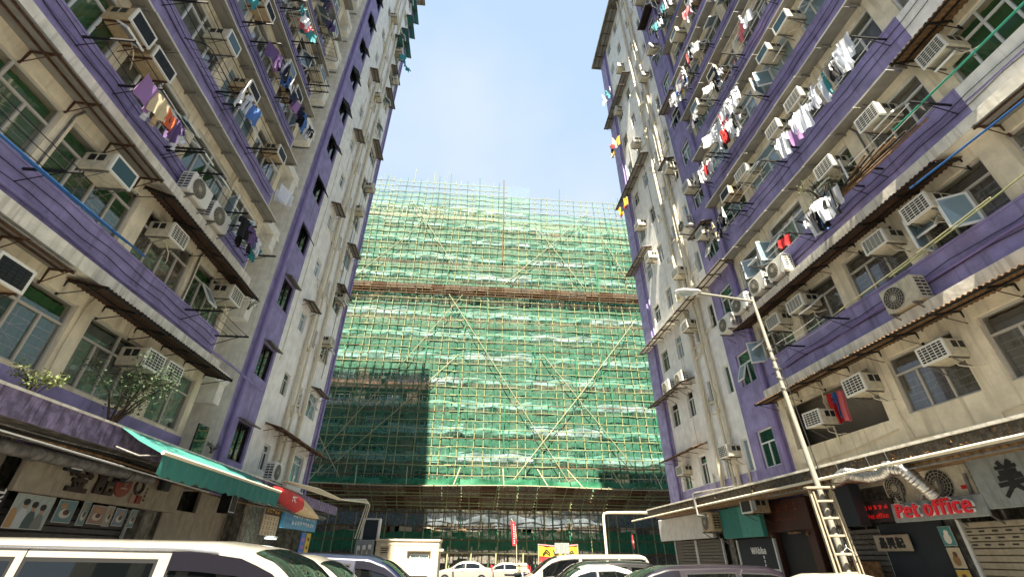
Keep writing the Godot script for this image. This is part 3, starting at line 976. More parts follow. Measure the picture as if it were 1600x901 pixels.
func hoop_rack(side: int, s: float, k: int, y: float, w: float, dep: float) -> void:
	var o := thing("wire_rack", "tilting wire clothes frame, %s" % where(side, k, s), "drying rack", on(side, s, y, 0.06) * Transform3D(Basis(Vector3.RIGHT, 0.3), Vector3.ZERO), "wire clothes frames on the bands")
	var b := MB.new()
	var c := 0.15
	b.tube([Vector3(-w / 2, 0, 0), Vector3(-w / 2, 0, dep - c), Vector3(-w / 2 + c * 0.4, 0, dep - c * 0.3), Vector3(-w / 2 + c, 0, dep), Vector3(w / 2 - c, 0, dep), Vector3(w / 2 - c * 0.4, 0, dep - c * 0.3), Vector3(w / 2, 0, dep - c), Vector3(w / 2, 0, 0)], 0.014, 5)
	part(o, "hoop", b.mesh(), M.black_metal if side > 0 else M.pipe_grey)
	for i in range(1, 6):
		b = MB.new(); var x := -w / 2 + w * i / 6
		b.bar(Vector3(x, 0, 0), Vector3(x, 0, dep), 0.006, 4)
		part(o, "wire", b.mesh(), M.black_metal if side > 0 else M.pipe_grey)

func pole(side: int, s0: float, s1: float, k: int, y0: float, y1: float, o0: float, o1: float, r: float, m: Material, look: String) -> void:
	var b := MB.new()
	var sg := float(side)
	var d := Vector3((s1 - s0) * sg, y1 - y0, o1 - o0)
	b.tube([Vector3.ZERO, d * 0.5 + Vector3(0, -0.02, 0), d], r, 6)
	one("drying_pole", b.mesh(), m, "%s drying pole, %s" % [look, where(side, k, (s0 + s1) / 2)], "pole", on(side, s0, y0, o0))

# ---------------------------------------------------------------- scaffolded block at the street's end
func wob(i: float, sd: float, amp: float) -> float:
	return amp * (sin(i * 0.9 + sd * 3.1) * 0.6 + sin(i * 2.3 + sd * 1.7) * 0.4)

func film_panel(w: float, h: float, amp: float, sd: int, nx := 14, ny := 6) -> ArrayMesh:
	var g := []
	var b := MB.new()
	var ph := sd * 2.13
	for i in nx + 1:
		var u := float(i) / nx
		var row := []
		for j in ny + 1:
			var v := float(j) / ny
			var z := amp * (sin(u * 13 + v * 3 + ph) * 0.4 + sin(u * 7 - v * 4 + ph * 1.3) * 0.4 + sin(u * 33 + v * 8 + ph) * 0.15)
			var sag := -0.12 * sin(u * PI) * (1.0 - v) + 0.06 * sin(u * 13 + ph)
			row.append(Vector3((u - 0.5) * w, h * (1 - v) + sag, z))
		g.append(row)
	b.grid(g)
	return b.mesh()

func scaffolded_block() -> void:
	var xl := -21.0; var xr := 25.0; var split := 2.2
	# --- the building behind the nets
	var B := thing("scaffolded_building", "drab tower behind the green nets at the street's end", "building", move(0, 0, SZ - 1.9))
	var fl := 2.42
	var base := 6.6
	var top_l := 40.7; var top_r := 38.9
	var mb := MB.new()
	mb.box2(Vector3(xl, 0, -10), Vector3(split, top_l, -0.6))
	mb.box2(Vector3(split, 0, -10), Vector3(xr, top_r, -0.6))
	part(B, "rear_volume", mb.mesh(), M.old_wall)
	var wf := window_frame(1.5, 1.1, 3, 0.75)
	var nfl := int((top_l - base) / fl)
	for f in nfl + 1:
		var y := base + f * fl
		if y + 1.2 > top_l: continue
		mb = MB.new()
		mb.box2(Vector3(xl, y - 0.25, -0.6), Vector3(xr if y + 1.2 < top_r else split, y + 0.72, 0.0))
		part(B, "spandrel", mb.mesh(), M.brick_pink if f % 3 == 1 else M.old_wall)
		var x := xl + 0.9
		var c := 0
		while x < xr - 1:
			if (x < split or y + 1 < top_r) and y + 1 < top_l and c % 3 != 2:
				var n := part(B, "window", wf, M.frame_white if (c + f) % 3 else M.frame_grey, move(x, y + 0.78, -0.35))
				part(n, "pane", boxm(Vector3(1.42, 1.02, 0.01)), M.glass_dark if (c * 7 + f) % 4 else M.glass_blue, move(0, 0.55, -0.02))
			else:
				if y + 1 < (top_l if x < split else top_r):
					part(B, "brick_pier", boxm(Vector3(1.1, 1.5, 0.5)), M.brick_pink if (c + f) % 2 else M.old_wall, move(x, y + 1.46, -0.4))
			x += 1.72
			c += 1
	# clutter on the old balconies
	for r in 60:
		var x := rnd(xl, xr); var f := rng.randi() % nfl
		var y := base + f * fl + rnd(0.6, 1.2)
		if y > top_r: continue
		part(B, "balcony_box", boxm(Vector3(snappedf(rnd(0.4, 0.8), 0.1), snappedf(rnd(0.3, 0.6), 0.1), 0.4)), [M.brick_pink, M.ac_body, M.planks_grey][rng.randi() % 3], move(x, y, 0.1))

	# --- the bamboo scaffold
	var S := thing("bamboo_scaffold", "tall bamboo scaffold wrapped in green netting across the street's end", "scaffold", move(0, 0, SZ))
	var tl := 42.8; var tr := 40.7
	var step := 0.78
	var x := xl
	var i := 0
	while x < xr:
		var top := (tl if x < split else tr) + rnd(-0.15, 0.25)
		if rng.randf() < 0.18: top += rnd(0.5, 2.0)
		var pts := []
		var n := 18
		var lean := 0.0
		if x < -7 and x > -16: lean = 0.0
		for j in n + 1:
			var v := float(j) / n
			pts.append(Vector3(x + wob(j, i, 0.07) + (wob(j * 0.4, i * 0.15, 0.25) if v > 0.7 else 0.0), top * v, wob(j, i + 40, 0.05)))
		var m := MB.new()
		m.tube(pts, 0.048, 5, 0.038)
		part(S, "upright_pole", m.mesh(), [M.bamboo, M.bamboo_green, M.bamboo, M.bamboo, M.bamboo_green][i % 5])
		x += step * rnd(0.92, 1.08)
		i += 1
	# ledgers
	var y := 1.9
	i = 0
	while y < tl:
		var cx := xl
		while cx < xr:
			var ln := minf(9.4, xr + 0.5 - cx)
			if y > tr and cx > split: break
			var x1 := cx + ln
			if y > tr and x1 > split: x1 = split + 0.2
			var pts := []
			for j in 9:
				pts.append(Vector3(lerpf(cx - 0.3, x1 + 0.3, j / 8.0), y + wob(j + cx, i, 0.05), 0.10 + wob(j, i + 9, 0.02)))
			var m := MB.new()
			m.tube(pts, 0.037, 5)
			part(S, "ledger_pole", m.mesh(), M.bamboo_dark if y < 6.8 else (M.bamboo if (i * 3 + int(cx)) % 7 else M.bamboo_dark))
			cx += ln
		y += (0.80 if y > 6.9 else 1.0) * rnd(0.95, 1.05)
		i += 1
	# raking braces
	for d in [[-15.0, 6.9, -2.0, 26.0], [-3.5, 26.0, 8.8, 7.0], [3.4, 7.2, 17.0, 24.0], [6.5, 19.5, 15.9, 7.0], [-2.0, 19.0, -13.0, 7.5], [16.5, 7.0, 21, 14], [-14, 27.4, -4, 40], [2.5, 27.6, 13, 39], [-16.5, 14.5, -11.0, 7.0], [11.5, 27.6, 6.2, 36], [-9.0, 39, -3.4, 30], [14.2, 35, 17.0, 28]]:
		var m := MB.new()
		var a := Vector3(d[0], d[1], 0.2); var b := Vector3(d[2], d[3], 0.2)
		m.tube([a, a.lerp(b, 0.5) + Vector3(0.1, -0.1, 0.02), b], 0.045, 5, 0.035)
		part(S, "brace_pole", m.mesh(), M.bamboo_pale)
	var mast := MB.new(); mast.tube([Vector3(split, 30.5, 0.2), Vector3(split + 0.05, 37, 0.22), Vector3(split, 43.4, 0.2)], 0.06, 6)
	part(S, "upright_pole", mast.mesh(), M.bamboo_dark)
	# short tips above the top rail
	for r in 18:
		var px := rnd(xl, xr)
		var m := MB.new()
		var py := tl if px < split else tr
		m.tube([Vector3(px, py - 2.0, 0.15), Vector3(px + rnd(-0.5, 0.5), py + rnd(0.6, 2.2), 0.15)], 0.024, 4, 0.012)
		part(S, "upright_pole", m.mesh(), M.bamboo)
	# nets lift by lift, tarpaulin strips at each lift
	var f := 0
	y = 7.0
	while y < 40.5:
		var cx := xl
		var c := 0
		while cx < xr:
			var w := 6.6
			var lim := 39.5 if cx + 2 < split else 37.6
			if y < lim:
				var nm: Material
				if y > 32: nm = M.net_pale if rng.randf() < 0.6 else M.net_a
				elif cx > 6: nm = M.net_b if rng.randf() < 0.7 else M.net_a
				else: nm = M.net_a if rng.randf() < 0.75 else M.net_b
				part(S, "net_panel", film_panel(w + 0.2, 2.5, 0.07, f * 7 + c), nm, move(cx + w / 2, y - 0.05, -0.3))
				if y > 7.5:
					var tmn: Material = [M.tarp_a, M.tarp_b, M.tarp_c, M.tarp_b][(f * 3 + c * 5) % 4]
					if y > 32: tmn = M.tarp_b if c % 3 else M.tarp_a
					part(S, "tarpaulin", film_panel(w + 0.3, rnd(0.7, 0.95), 0.10, f * 5 + c + 3, 22, 5), tmn, move(cx + w / 2, y - 0.5 + rnd(-0.12, 0.12), -0.14))
			cx += w
			c += 1
		y += fl
		f += 1
	for c in 7:
		var cx := xl + 6.6 * c
		var hi := tl if cx + 2 < split else tr
		var lo := 40.6 if cx + 2 < split else 38.8
		part(S, "net_panel", film_panel(6.8, hi - lo, 0.05, 300 + c), M.net_thin, move(cx + 3.3, lo, -0.2))
	# hem of solid net above the lower platform
	for c in 7:
		part(S, "net_panel", film_panel(6.9, 0.95, 0.12, 400 + c, 20, 4), M.net_solid, move(xl + 6.6 * c + 3.3, 6.6, 0.3))
	# loose runs of net hanging along some poles
	for r in 26:
		var px := rnd(xl, xr); var py := rnd(8, 34)
		var g := []
		var ln := rnd(2.0, 7.0)
		var m := MB.new()
		for j in 10:
			var v := j / 9.0
			g.append([Vector3(px + wob(j, r, 0.12) - 0.06, py + ln * (1 - v), 0.14), Vector3(px + wob(j, r, 0.12) + 0.06, py + ln * (1 - v), 0.13 + 0.04 * sin(j))])
		m.grid(g)
		part(S, "net_strip", m.mesh(), M.net_solid)
	# catch platforms: planks on bamboo, sloping up and outwards
	for pl in [[5.15, 6.5, 3.1, -21.0, 25.0, 1], [25.95, 26.95, 0.35, -21.0, 25.0, 0]]:
		var P := part(S, "catch_platform", boxm(Vector3(46, 0.05, 0.1)), M.bamboo_dark, move(2, pl[0], 0.1))
		var rise: float = pl[1] - pl[0]
		var ang := atan2(rise, pl[2])
		var sl := sqrt(rise * rise + pl[2] * pl[2])
		var px: float = pl[3]
		var c := 0
		while px < pl[4]:
			var w := 1.55
			for r in 2:
				var xf := Transform3D(Basis(Vector3.RIGHT, -ang), Vector3(px + w / 2 - 2, 0.05, 0.0)) * move(rnd(-0.05, 0.05), 0.03 * r + rnd(0, 0.02), sl * (0.25 + 0.5 * r))
				part(P, "plank", boxm(Vector3(w - 0.03, 0.02, snappedf(sl * 0.5 + 0.06, 0.01))), [M.planks, M.planks_grey, M.planks, M.rust][(c * 3 + r) % 4], xf)
			px += w
			c += 1
		for r in (7 if pl[5] else 4):
			var m := MB.new()
			var v := (r + 0.3) / (7.0 if pl[5] else 4.0)
			var pts := []
			for j in 24: pts.append(Vector3(lerpf(-23, 23, j / 23.0), rise * v - 0.07 + wob(j, r, 0.05), pl[2] * v + 0.06))
			m.tube(pts, 0.045, 5)
			part(P, "runner_pole", m.mesh(), M.bamboo_dark if pl[5] == 0 or r % 3 == 0 else M.bamboo)
		px = -23
		c = 0
		while px < 23:
			var m := MB.new()
			m.tube([Vector3(px, -0.14, 0.02), Vector3(px + rnd(-0.2, 0.2), rise + 0.12, pl[2] + 0.1)], 0.045, 5)
			part(P, "outrigger_pole", m.mesh(), M.bamboo_dark if c % 2 else M.bamboo)
			px += rnd(0.75, 1.1)
			c += 1
	# pale rail on the outer edge of the lower platform and its ties
	var m2 := MB.new()
	var rp := []
	for j in 30: rp.append(Vector3(lerpf(-21, 25, j / 29.0), 6.58 + 0.08 * sin(j * 0.5), 3.2))
	m2.tube(rp, 0.05, 5)
	part(S, "brace_pole", m2.mesh(), M.bamboo_pale)
	for t in [-13.0, -9.2, -5.2, -1.5, 2.6, 6.3, 9.2, 12.5, 15.8]:
		m2 = MB.new()
		m2.tube([Vector3(t, 6.5, 3.2), Vector3(t + rnd(-0.8, 0.8), 8.4, 0.3)], 0.045, 5)
		part(S, "brace_pole", m2.mesh(), M.bamboo_pale)
	# under the platform: torn sheets, boards and the open ground floor
	for c in 8:
		part(S, "tarpaulin", film_panel(6.0, 1.1, 0.12, 500 + c, 16, 4), M.tarp_blue, move(xl + 3 + 5.8 * c, 3.95 + rnd(-0.15, 0.15), -0.9))
		part(S, "net_panel", film_panel(6.0, 1.5, 0.1, 520 + c, 16, 4), M.net_solid, move(xl + 3 + 5.8 * c, 2.1 + rnd(-0.15, 0.1), -0.8))
	for c in 26:
		part(S, "board", boxm(Vector3(snappedf(rnd(0.6, 1.5), 0.1), 0.5, 0.03)), [M.timber, M.planks, M.cream][rng.randi() % 3], move(rnd(xl, xr), rnd(3.3, 3.75), -1.0))
	m2 = MB.new()
	m2.tube([Vector3(-3, 2.0, 0.4), Vector3(2, 1.97, 0.4), Vector3(6.2, 1.94, 0.4)], 0.07, 6)
	part(S, "brace_pole", m2.mesh(), M.bamboo_pale)
	for px in [-1.7, 0.2, 2.2, 4.4]:
		m2 = MB.new()
		m2.tube([Vector3(px, 0, 0.45), Vector3(px + 0.05, 2.4, 0.42)], 0.07, 6)
		part(S, "upright_pole", m2.mesh(), M.bamboo_pale)
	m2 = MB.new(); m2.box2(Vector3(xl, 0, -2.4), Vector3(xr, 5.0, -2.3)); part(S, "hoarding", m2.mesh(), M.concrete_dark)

# ---------------------------------------------------------------- lettering
const GLYPH := {
	"jin": [[[.5, 1], [.05, .62]], [[.5, 1], [.95, .62]], [[.28, .62], [.72, .62]], [[.22, .42], [.78, .42]], [[.5, .62], [.5, .06]], [[.3, .3], [.36, .16]], [[.7, .3], [.64, .16]], [[.08, .05], [.92, .05]]],
	"ji": [[[.22, .98], [.28, .9]], [[.05, .82], [.45, .82]], [[.1, .68], [.4, .68]], [[.1, .55], [.4, .55]], [[.1, .4], [.4, .4], [.4, .1], [.1, .1], [.1, .4]], [[.55, .88], [.92, .88], [.92, .52], [.58, .52], [.58, .1], [.95, .1], [.95, .28]]],
	"mei": [[[.3, 1], [.38, .88]], [[.7, 1], [.6, .88]], [[.15, .85], [.85, .87]], [[.22, .7], [.78, .72]], [[.1, .53], [.9, .57]], [[.5, .85], [.5, .55]], [[.02, .33], [.98, .4]], [[.5, .5], [.42, .26], [.08, .0]], [[.52, .34], [.95, .02]]],
	"jia": [[[.2, .92], [.8, .92]], [[.5, 1], [.5, .8]], [[.25, .8], [.75, .8]], [[.3, .72], [.7, .72], [.7, .6], [.3, .6], [.3, .72]], [[.1, .5], [.9, .5]], [[.1, .38], [.45, .38], [.42, .05]], [[.28, .46], [.1, .05]], [[.58, .36], [.88, .36], [.88, .08], [.58, .08], [.58, .36]]],
	"xing": [[[.1, .95], [.1, .4]], [[.1, .9], [.28, .92]], [[.1, .7], [.26, .7]], [[.9, .95], [.9, .4]], [[.72, .92], [.9, .92]], [[.74, .7], [.9, .7]], [[.36, .92], [.64, .92], [.64, .5], [.36, .5], [.36, .92]], [[.42, .72], [.58, .72]], [[.03, .36], [.97, .36]], [[.35, .3], [.1, .03]], [[.65, .3], [.9, .03]]]}

func glyph(strokes: Array, w: float, h: float, wt: float, d: float) -> ArrayMesh:
	var b := MB.new()
	var zi := 0
	for st in strokes:
		for i in st.size() - 1:
			var a := Vector3((st[i][0] - 0.5) * w, (st[i][1] - 0.5) * h, 0); var c := Vector3((st[i + 1][0] - 0.5) * w, (st[i + 1][1] - 0.5) * h, 0)
			var dir := (c - a).normalized()
			b.X = Transform3D(Basis(dir, Vector3(-dir.y, dir.x, 0), Vector3(0, 0, 1)), (a + c) / 2)
			zi += 1
			b.box(Vector3(0, 0, d / 2), Vector3((c - a).length() + wt * 0.8, wt * (0.9 + 0.25 * (zi % 3)), d + 0.0007 * zi))
	return b.mesh()

func marks(cols: int, rows: int, w: float, h: float, wt: float, seed_: int) -> ArrayMesh:
	# lettering too small to read in the photograph: short strokes in lines
	var b := MB.new()
	var r := RandomNumberGenerator.new(); r.seed = seed_
	for j in rows:
		for i in cols:
			var cx := -w / 2 + w * (i + 0.5) / cols; var cy := -h / 2 + h * (j + 0.5) / rows
			var cw := w / cols * 0.7; var ch := h / rows * 0.7
			for s in 4:
				if r.randf() < 0.5: b.box(Vector3(cx + r.randf_range(-0.1, 0.1) * cw, cy + r.randf_range(-0.4, 0.4) * ch, 0.002 + 0.0006 * s), Vector3(cw * r.randf_range(0.5, 1), wt, 0.004))
				else: b.box(Vector3(cx + r.randf_range(-0.4, 0.4) * cw, cy, 0.0025 + 0.0006 * s), Vector3(wt, ch * r.randf_range(0.5, 1), 0.004))
	return b.mesh()

func text(s: String, size: float, depth: float, bold := true) -> TextMesh:
	var t := TextMesh.new()
	var f := SystemFont.new()
	f.font_names = PackedStringArray(["Droid Sans"])
	if bold: f.font_weight = 700
	t.font = f
	t.text = s
	t.font_size = 64
	t.pixel_size = size / 64.0
	t.depth = depth
	return t

func print_tex(w: int, h: int, fn: Callable) -> StandardMaterial3D:
	var im := Image.create(w, h, false, Image.FORMAT_RGB8)
	fn.call(im)
	im.generate_mipmaps()
	var m := StandardMaterial3D.new()
	m.albedo_texture = ImageTexture.create_from_image(im)
	m.roughness = 0.5
	return m

func blob(im: Image, cx: float, cy: float, rx: float, ry: float, c: Color) -> void:
	for y in range(maxi(0, int(cy - ry)), mini(im.get_height(), int(cy + ry) + 1)):
		for x in range(maxi(0, int(cx - rx)), mini(im.get_width(), int(cx + rx) + 1)):
			var dx := (x - cx) / rx; var dy := (y - cy) / ry
			if dx * dx + dy * dy < 1.0: im.set_pixel(x, y, c)

func quad_mesh(w: float, h: float) -> QuadMesh:
	var q := QuadMesh.new(); q.size = Vector2(w, h); return q

# ---------------------------------------------------------------- cars
func ring_at(st: Array, x: float, W: float, flat: bool) -> PackedVector3Array:
	# half section, bottom to roof centre; st rows: [x, y_top, half_top, y_belt]
	var i := 0
	while i < st.size() - 2 and st[i + 1][0] > x: i += 1
	var a: Array = st[i]; var b: Array = st[i + 1]
	var t := clampf((a[0] - x) / maxf(0.0001, a[0] - b[0]), 0, 1)
	t = t * t * (3 - 2 * t) * 0.35 + t * 0.65
	var yt := lerpf(a[1], b[1], t); var ht := lerpf(a[2], b[2], t); var yb := lerpf(a[3], b[3], t)
	var xe := maxf(st[0][0] - x, 0.0); var xb := maxf(x - st[st.size() - 1][0], 0.0)
	var w := W * (1.0 - 0.16 * pow(maxf(0.0, 1.0 - xe / 0.7), 2) - 0.10 * pow(maxf(0.0, 1.0 - xb / 0.5), 2))
	ht = minf(ht, w * 0.97)
	yb = minf(yb, yt - 0.02)
	return PackedVector3Array([Vector3(x, 0.24, w * 0.90), Vector3(x, 0.32, w * 0.97), Vector3(x, minf(0.62, yb - 0.12), w), Vector3(x, yb - 0.06, w * 0.992), Vector3(x, yb, w * 0.965), Vector3(x, yt - minf(0.10, (yt - yb) * 0.6), ht), Vector3(x, yt - minf(0.03, (yt - yb) * 0.25), ht - 0.07), Vector3(x, yt, ht * 0.62), Vector3(x, yt + 0.012, 0)])

func side_patch(st: Array, W: float, xa: float, xb: float, t0: float, t1: float, sgn: float, off: float, n := 8) -> ArrayMesh:
	var g := []
	for i in n + 1:
		var x := lerpf(xa, xb, float(i) / n)
		var r := ring_at(st, x, W, false)
		var row := []
		for j in 4:
			var t := lerpf(t0, t1, j / 3.0)
			var p: Vector3 = r[4].lerp(r[5], t)
			row.append(Vector3(p.x, p.y, (p.z + off) * sgn))
		if sgn < 0: row.reverse()
		g.append(row)
	var b := MB.new()
	b.grid(g)
	return b.mesh()

func top_patch(st: Array, W: float, xa: float, xb: float, inset: float, off: float, n := 8) -> ArrayMesh:
	var g := []
	for i in n + 1:
		var x := lerpf(xa, xb, float(i) / n)
		var r := ring_at(st, x, W, false)
		var row := []
		for k in 11:
			var u := k / 10.0 * 2 - 1
			var au := absf(u) * (1.0 - inset)
			var p: Vector3
			if au < 0.6: p = r[8].lerp(r[7], au / 0.6)
			elif au < 0.9: p = r[7].lerp(r[6], (au - 0.6) / 0.3)
			else: p = r[6].lerp(r[5], (au - 0.9) / 0.1)
			row.append(Vector3(p.x, p.y, p.z * signf(u)) + Vector3(off * 0.7 if xa > xb else off * 0.7, off, 0))
		row.reverse()
		g.append(row)
	var b := MB.new()
	b.grid(g)
	return b.mesh()

func car(called: String, label: String, cat: String, paint: Material, L: float, W: float, st: Array, wins: Array, ws: Array, rw: Array, xf: Transform3D, visor := false, rack_rails := false) -> Node3D:
	# front at +x; wins: side windows [x_front, x_back]; ws / rw: windscreen and rear screen x ranges
	var o := thing(called, label, cat, xf, "parked vehicles")
	var hw := W / 2
	var rows := []
	var n := 56
	for i in n + 1:
		var x := lerpf(st[0][0], st[st.size() - 1][0], float(i) / n)
		var r := ring_at(st, x, hw, false)
		var row := []
		for k in 9: row.append(r[k])
		for k in range(7, -1, -1): row.append(Vector3(r[k].x, r[k].y, -r[k].z))
		row.reverse()
		rows.append(row)
	var b := MB.new()
	b.grid(rows)
	for e in [0, n]:
		var rr: Array = rows[e]
		var c := Vector3(rr[0].x, 0.5, 0)
		for k in rr.size() - 1:
			if e == 0: b.t(c, rr[k + 1], rr[k])
			else: b.t(c, rr[k], rr[k + 1])
	part(o, "body", b.mesh(), paint)
	for w in wins:
		for sgn in [1.0, -1.0]:
			part(o, "window_seal", side_patch(st, hw, w[0] + 0.03, w[1] - 0.03, 0.07, 0.91, sgn, 0.003), M.rubber)
			part(o, "side_window", side_patch(st, hw, w[0], w[1], 0.12, 0.86, sgn, 0.006), M.glass_car)
			if visor and w.size() > 2:
				part(o, "wind_deflector", side_patch(st, hw, w[0] + 0.04, w[1] - 0.02, 0.78, 1.0, sgn, 0.03), M.visor)
	if ws: part(o, "windscreen", top_patch(st, hw, ws[0], ws[1], 0.1, 0.008), M.glass_car)
	if rw: part(o, "rear_screen", top_patch(st, hw, rw[0], rw[1], 0.12, 0.008), M.glass_car)
	if ws:
		for sgn in [1.0, -0.2]:
			var wb := MB.new()
			var ra := ring_at(st, ws[0] - 0.02, hw, false); var rb := ring_at(st, lerpf(ws[0], ws[1], 0.45), hw, false)
			wb.bar(Vector3(ra[7].x, ra[7].y + 0.02, 0.45 * sgn), Vector3(rb[7].x + 0.02, rb[7].y + 0.025, 0.1 * sgn), 0.012, 4)
			part(o, "wiper", wb.mesh(), M.rubber)
	# wheels
	for wx in [st[0][0] - 0.85, st[st.size() - 1][0] + 0.8]:
		for sgn in [1.0, -1.0]:
			var t := MB.new(); t.tube([Vector3(wx, 0.32, sgn * (hw - 0.2)), Vector3(wx, 0.32, sgn * (hw + 0.01))], 0.32, 18)
			var tn := part(o, "wheel", t.mesh(), M.tyre)
			t = MB.new(); t.disc(Vector3(wx, 0.32, sgn * (hw + 0.015)), Vector3(0, 0, sgn), 0.2, 16)
			part(tn, "rim", t.mesh(), M.chrome)
	for sgn in [1.0, -1.0]:
		part(o, "headlight", bevm(Vector3(0.2, 0.16, 0.36), 0.04), M.frame_white, move(st[0][0] - 0.16, 0.72, sgn * (hw * 0.68)))
		part(o, "tail_light", bevm(Vector3(0.08, 0.42, 0.16), 0.03), M.c_red, move(st[st.size() - 1][0] + 0.05, 1.0, sgn * (hw * 0.80)))
		var mi := MB.new()
		var mx: float = wins[0][0] - 0.12
		mi.bev(Vector3(mx, st[0][3] + 0.30, sgn * (hw + 0.14)), Vector3(0.12, 0.17, 0.22), 0.035)
		mi.bar(Vector3(mx - 0.03, st[0][3] + 0.2, sgn * hw * 0.95), Vector3(mx, st[0][3] + 0.25, sgn * (hw + 0.1)), 0.025, 5)
		part(o, "door_mirror", mi.mesh(), paint)
	part(o, "bumper", bevm(Vector3(0.2, 0.24, W * 0.8), 0.05), M.rubber, move(st[0][0] - 0.07, 0.36, 0))
	if rack_rails:
		for sgn in [1.0, -1.0]:
			var rl := MB.new()
			var ps := []
			for i in 9:
				var x := lerpf(wins[0][0] - 0.9, wins[wins.size() - 1][1] + 0.1, i / 8.0)
				var r := ring_at(st, x, hw, false)
				ps.append(r[5] * Vector3(1, 1, sgn) + Vector3(0, 0.015, 0))
			rl.tube(ps, 0.018, 6)
			part(o, "roof_gutter", rl.mesh(), M.chrome)
	for w in wins:
		for sgn in [1.0, -1.0]:
			part(o, "door_handle", bevm(Vector3(0.18, 0.03, 0.03), 0.01), paint, move(w[1] + 0.16, st[0][3] + 0.28, sgn * (hw * 0.985 + 0.01)))
	# seams between doors
	for w in wins:
		for sgn in [1.0, -1.0]:
			var sm := MB.new()
			var r := ring_at(st, w[1] - 0.035, hw, false)
			var ps := []
			for k in range(2, 6): ps.append(r[k] * Vector3(1, 1, sgn) + Vector3(0, 0, 0.001 * sgn))
			sm.tube(ps, 0.006, 4)
			part(o, "door_seam", sm.mesh(), M.rubber)
	return o

# ---------------------------------------------------------------- shop fronts
func slat_shutter(called: String, label: String, side: int, s0: float, s1: float, y1: float, o: float, m: Material, slots: int) -> void:
	var sg := float(side)
	var w := absf(s1 - s0)
	var t := thing(called, label, "shutter", on(side, (s0 + s1) / 2, 0, o), "roller shutters of the shops")
	var n := int(y1 / 0.11)
	for i in n:
		var sl := part(t, "slat", bevm(Vector3(snappedf(w - 0.06, 0.01), 0.098, 0.03), 0.012), m, move(0, 0.06 + i * 0.11, 0))
		if slots > 0 and i >= n - slots - 1 and i < n - 1:
			var b := MB.new()
			var c := int(w / 0.24)
			for k in c: b.box(Vector3(-w / 2 + (k + 0.5) * w / c + 0.06 * (i % 2), 0, 0.012), Vector3(0.11, 0.028, 0.012))
			part(sl, "slots", b.mesh(), M.ink)
	for s in [-1, 1]: part(t, "guide_rail", boxm(Vector3(0.06, y1, 0.07)), M.alu, move(s * w / 2, y1 / 2, 0.01))

func panel(called: String, label: String, cat: String, side: int, s0: float, s1: float, y0: float, y1: float, o: float, d: float, m: Material) -> Node3D:
	var t := thing(called, label, cat, on(side, (s0 + s1) / 2, (y0 + y1) / 2, o))
	part(t, "board", bevm(Vector3(absf(s1 - s0), y1 - y0, d), 0.012), m)
	return t

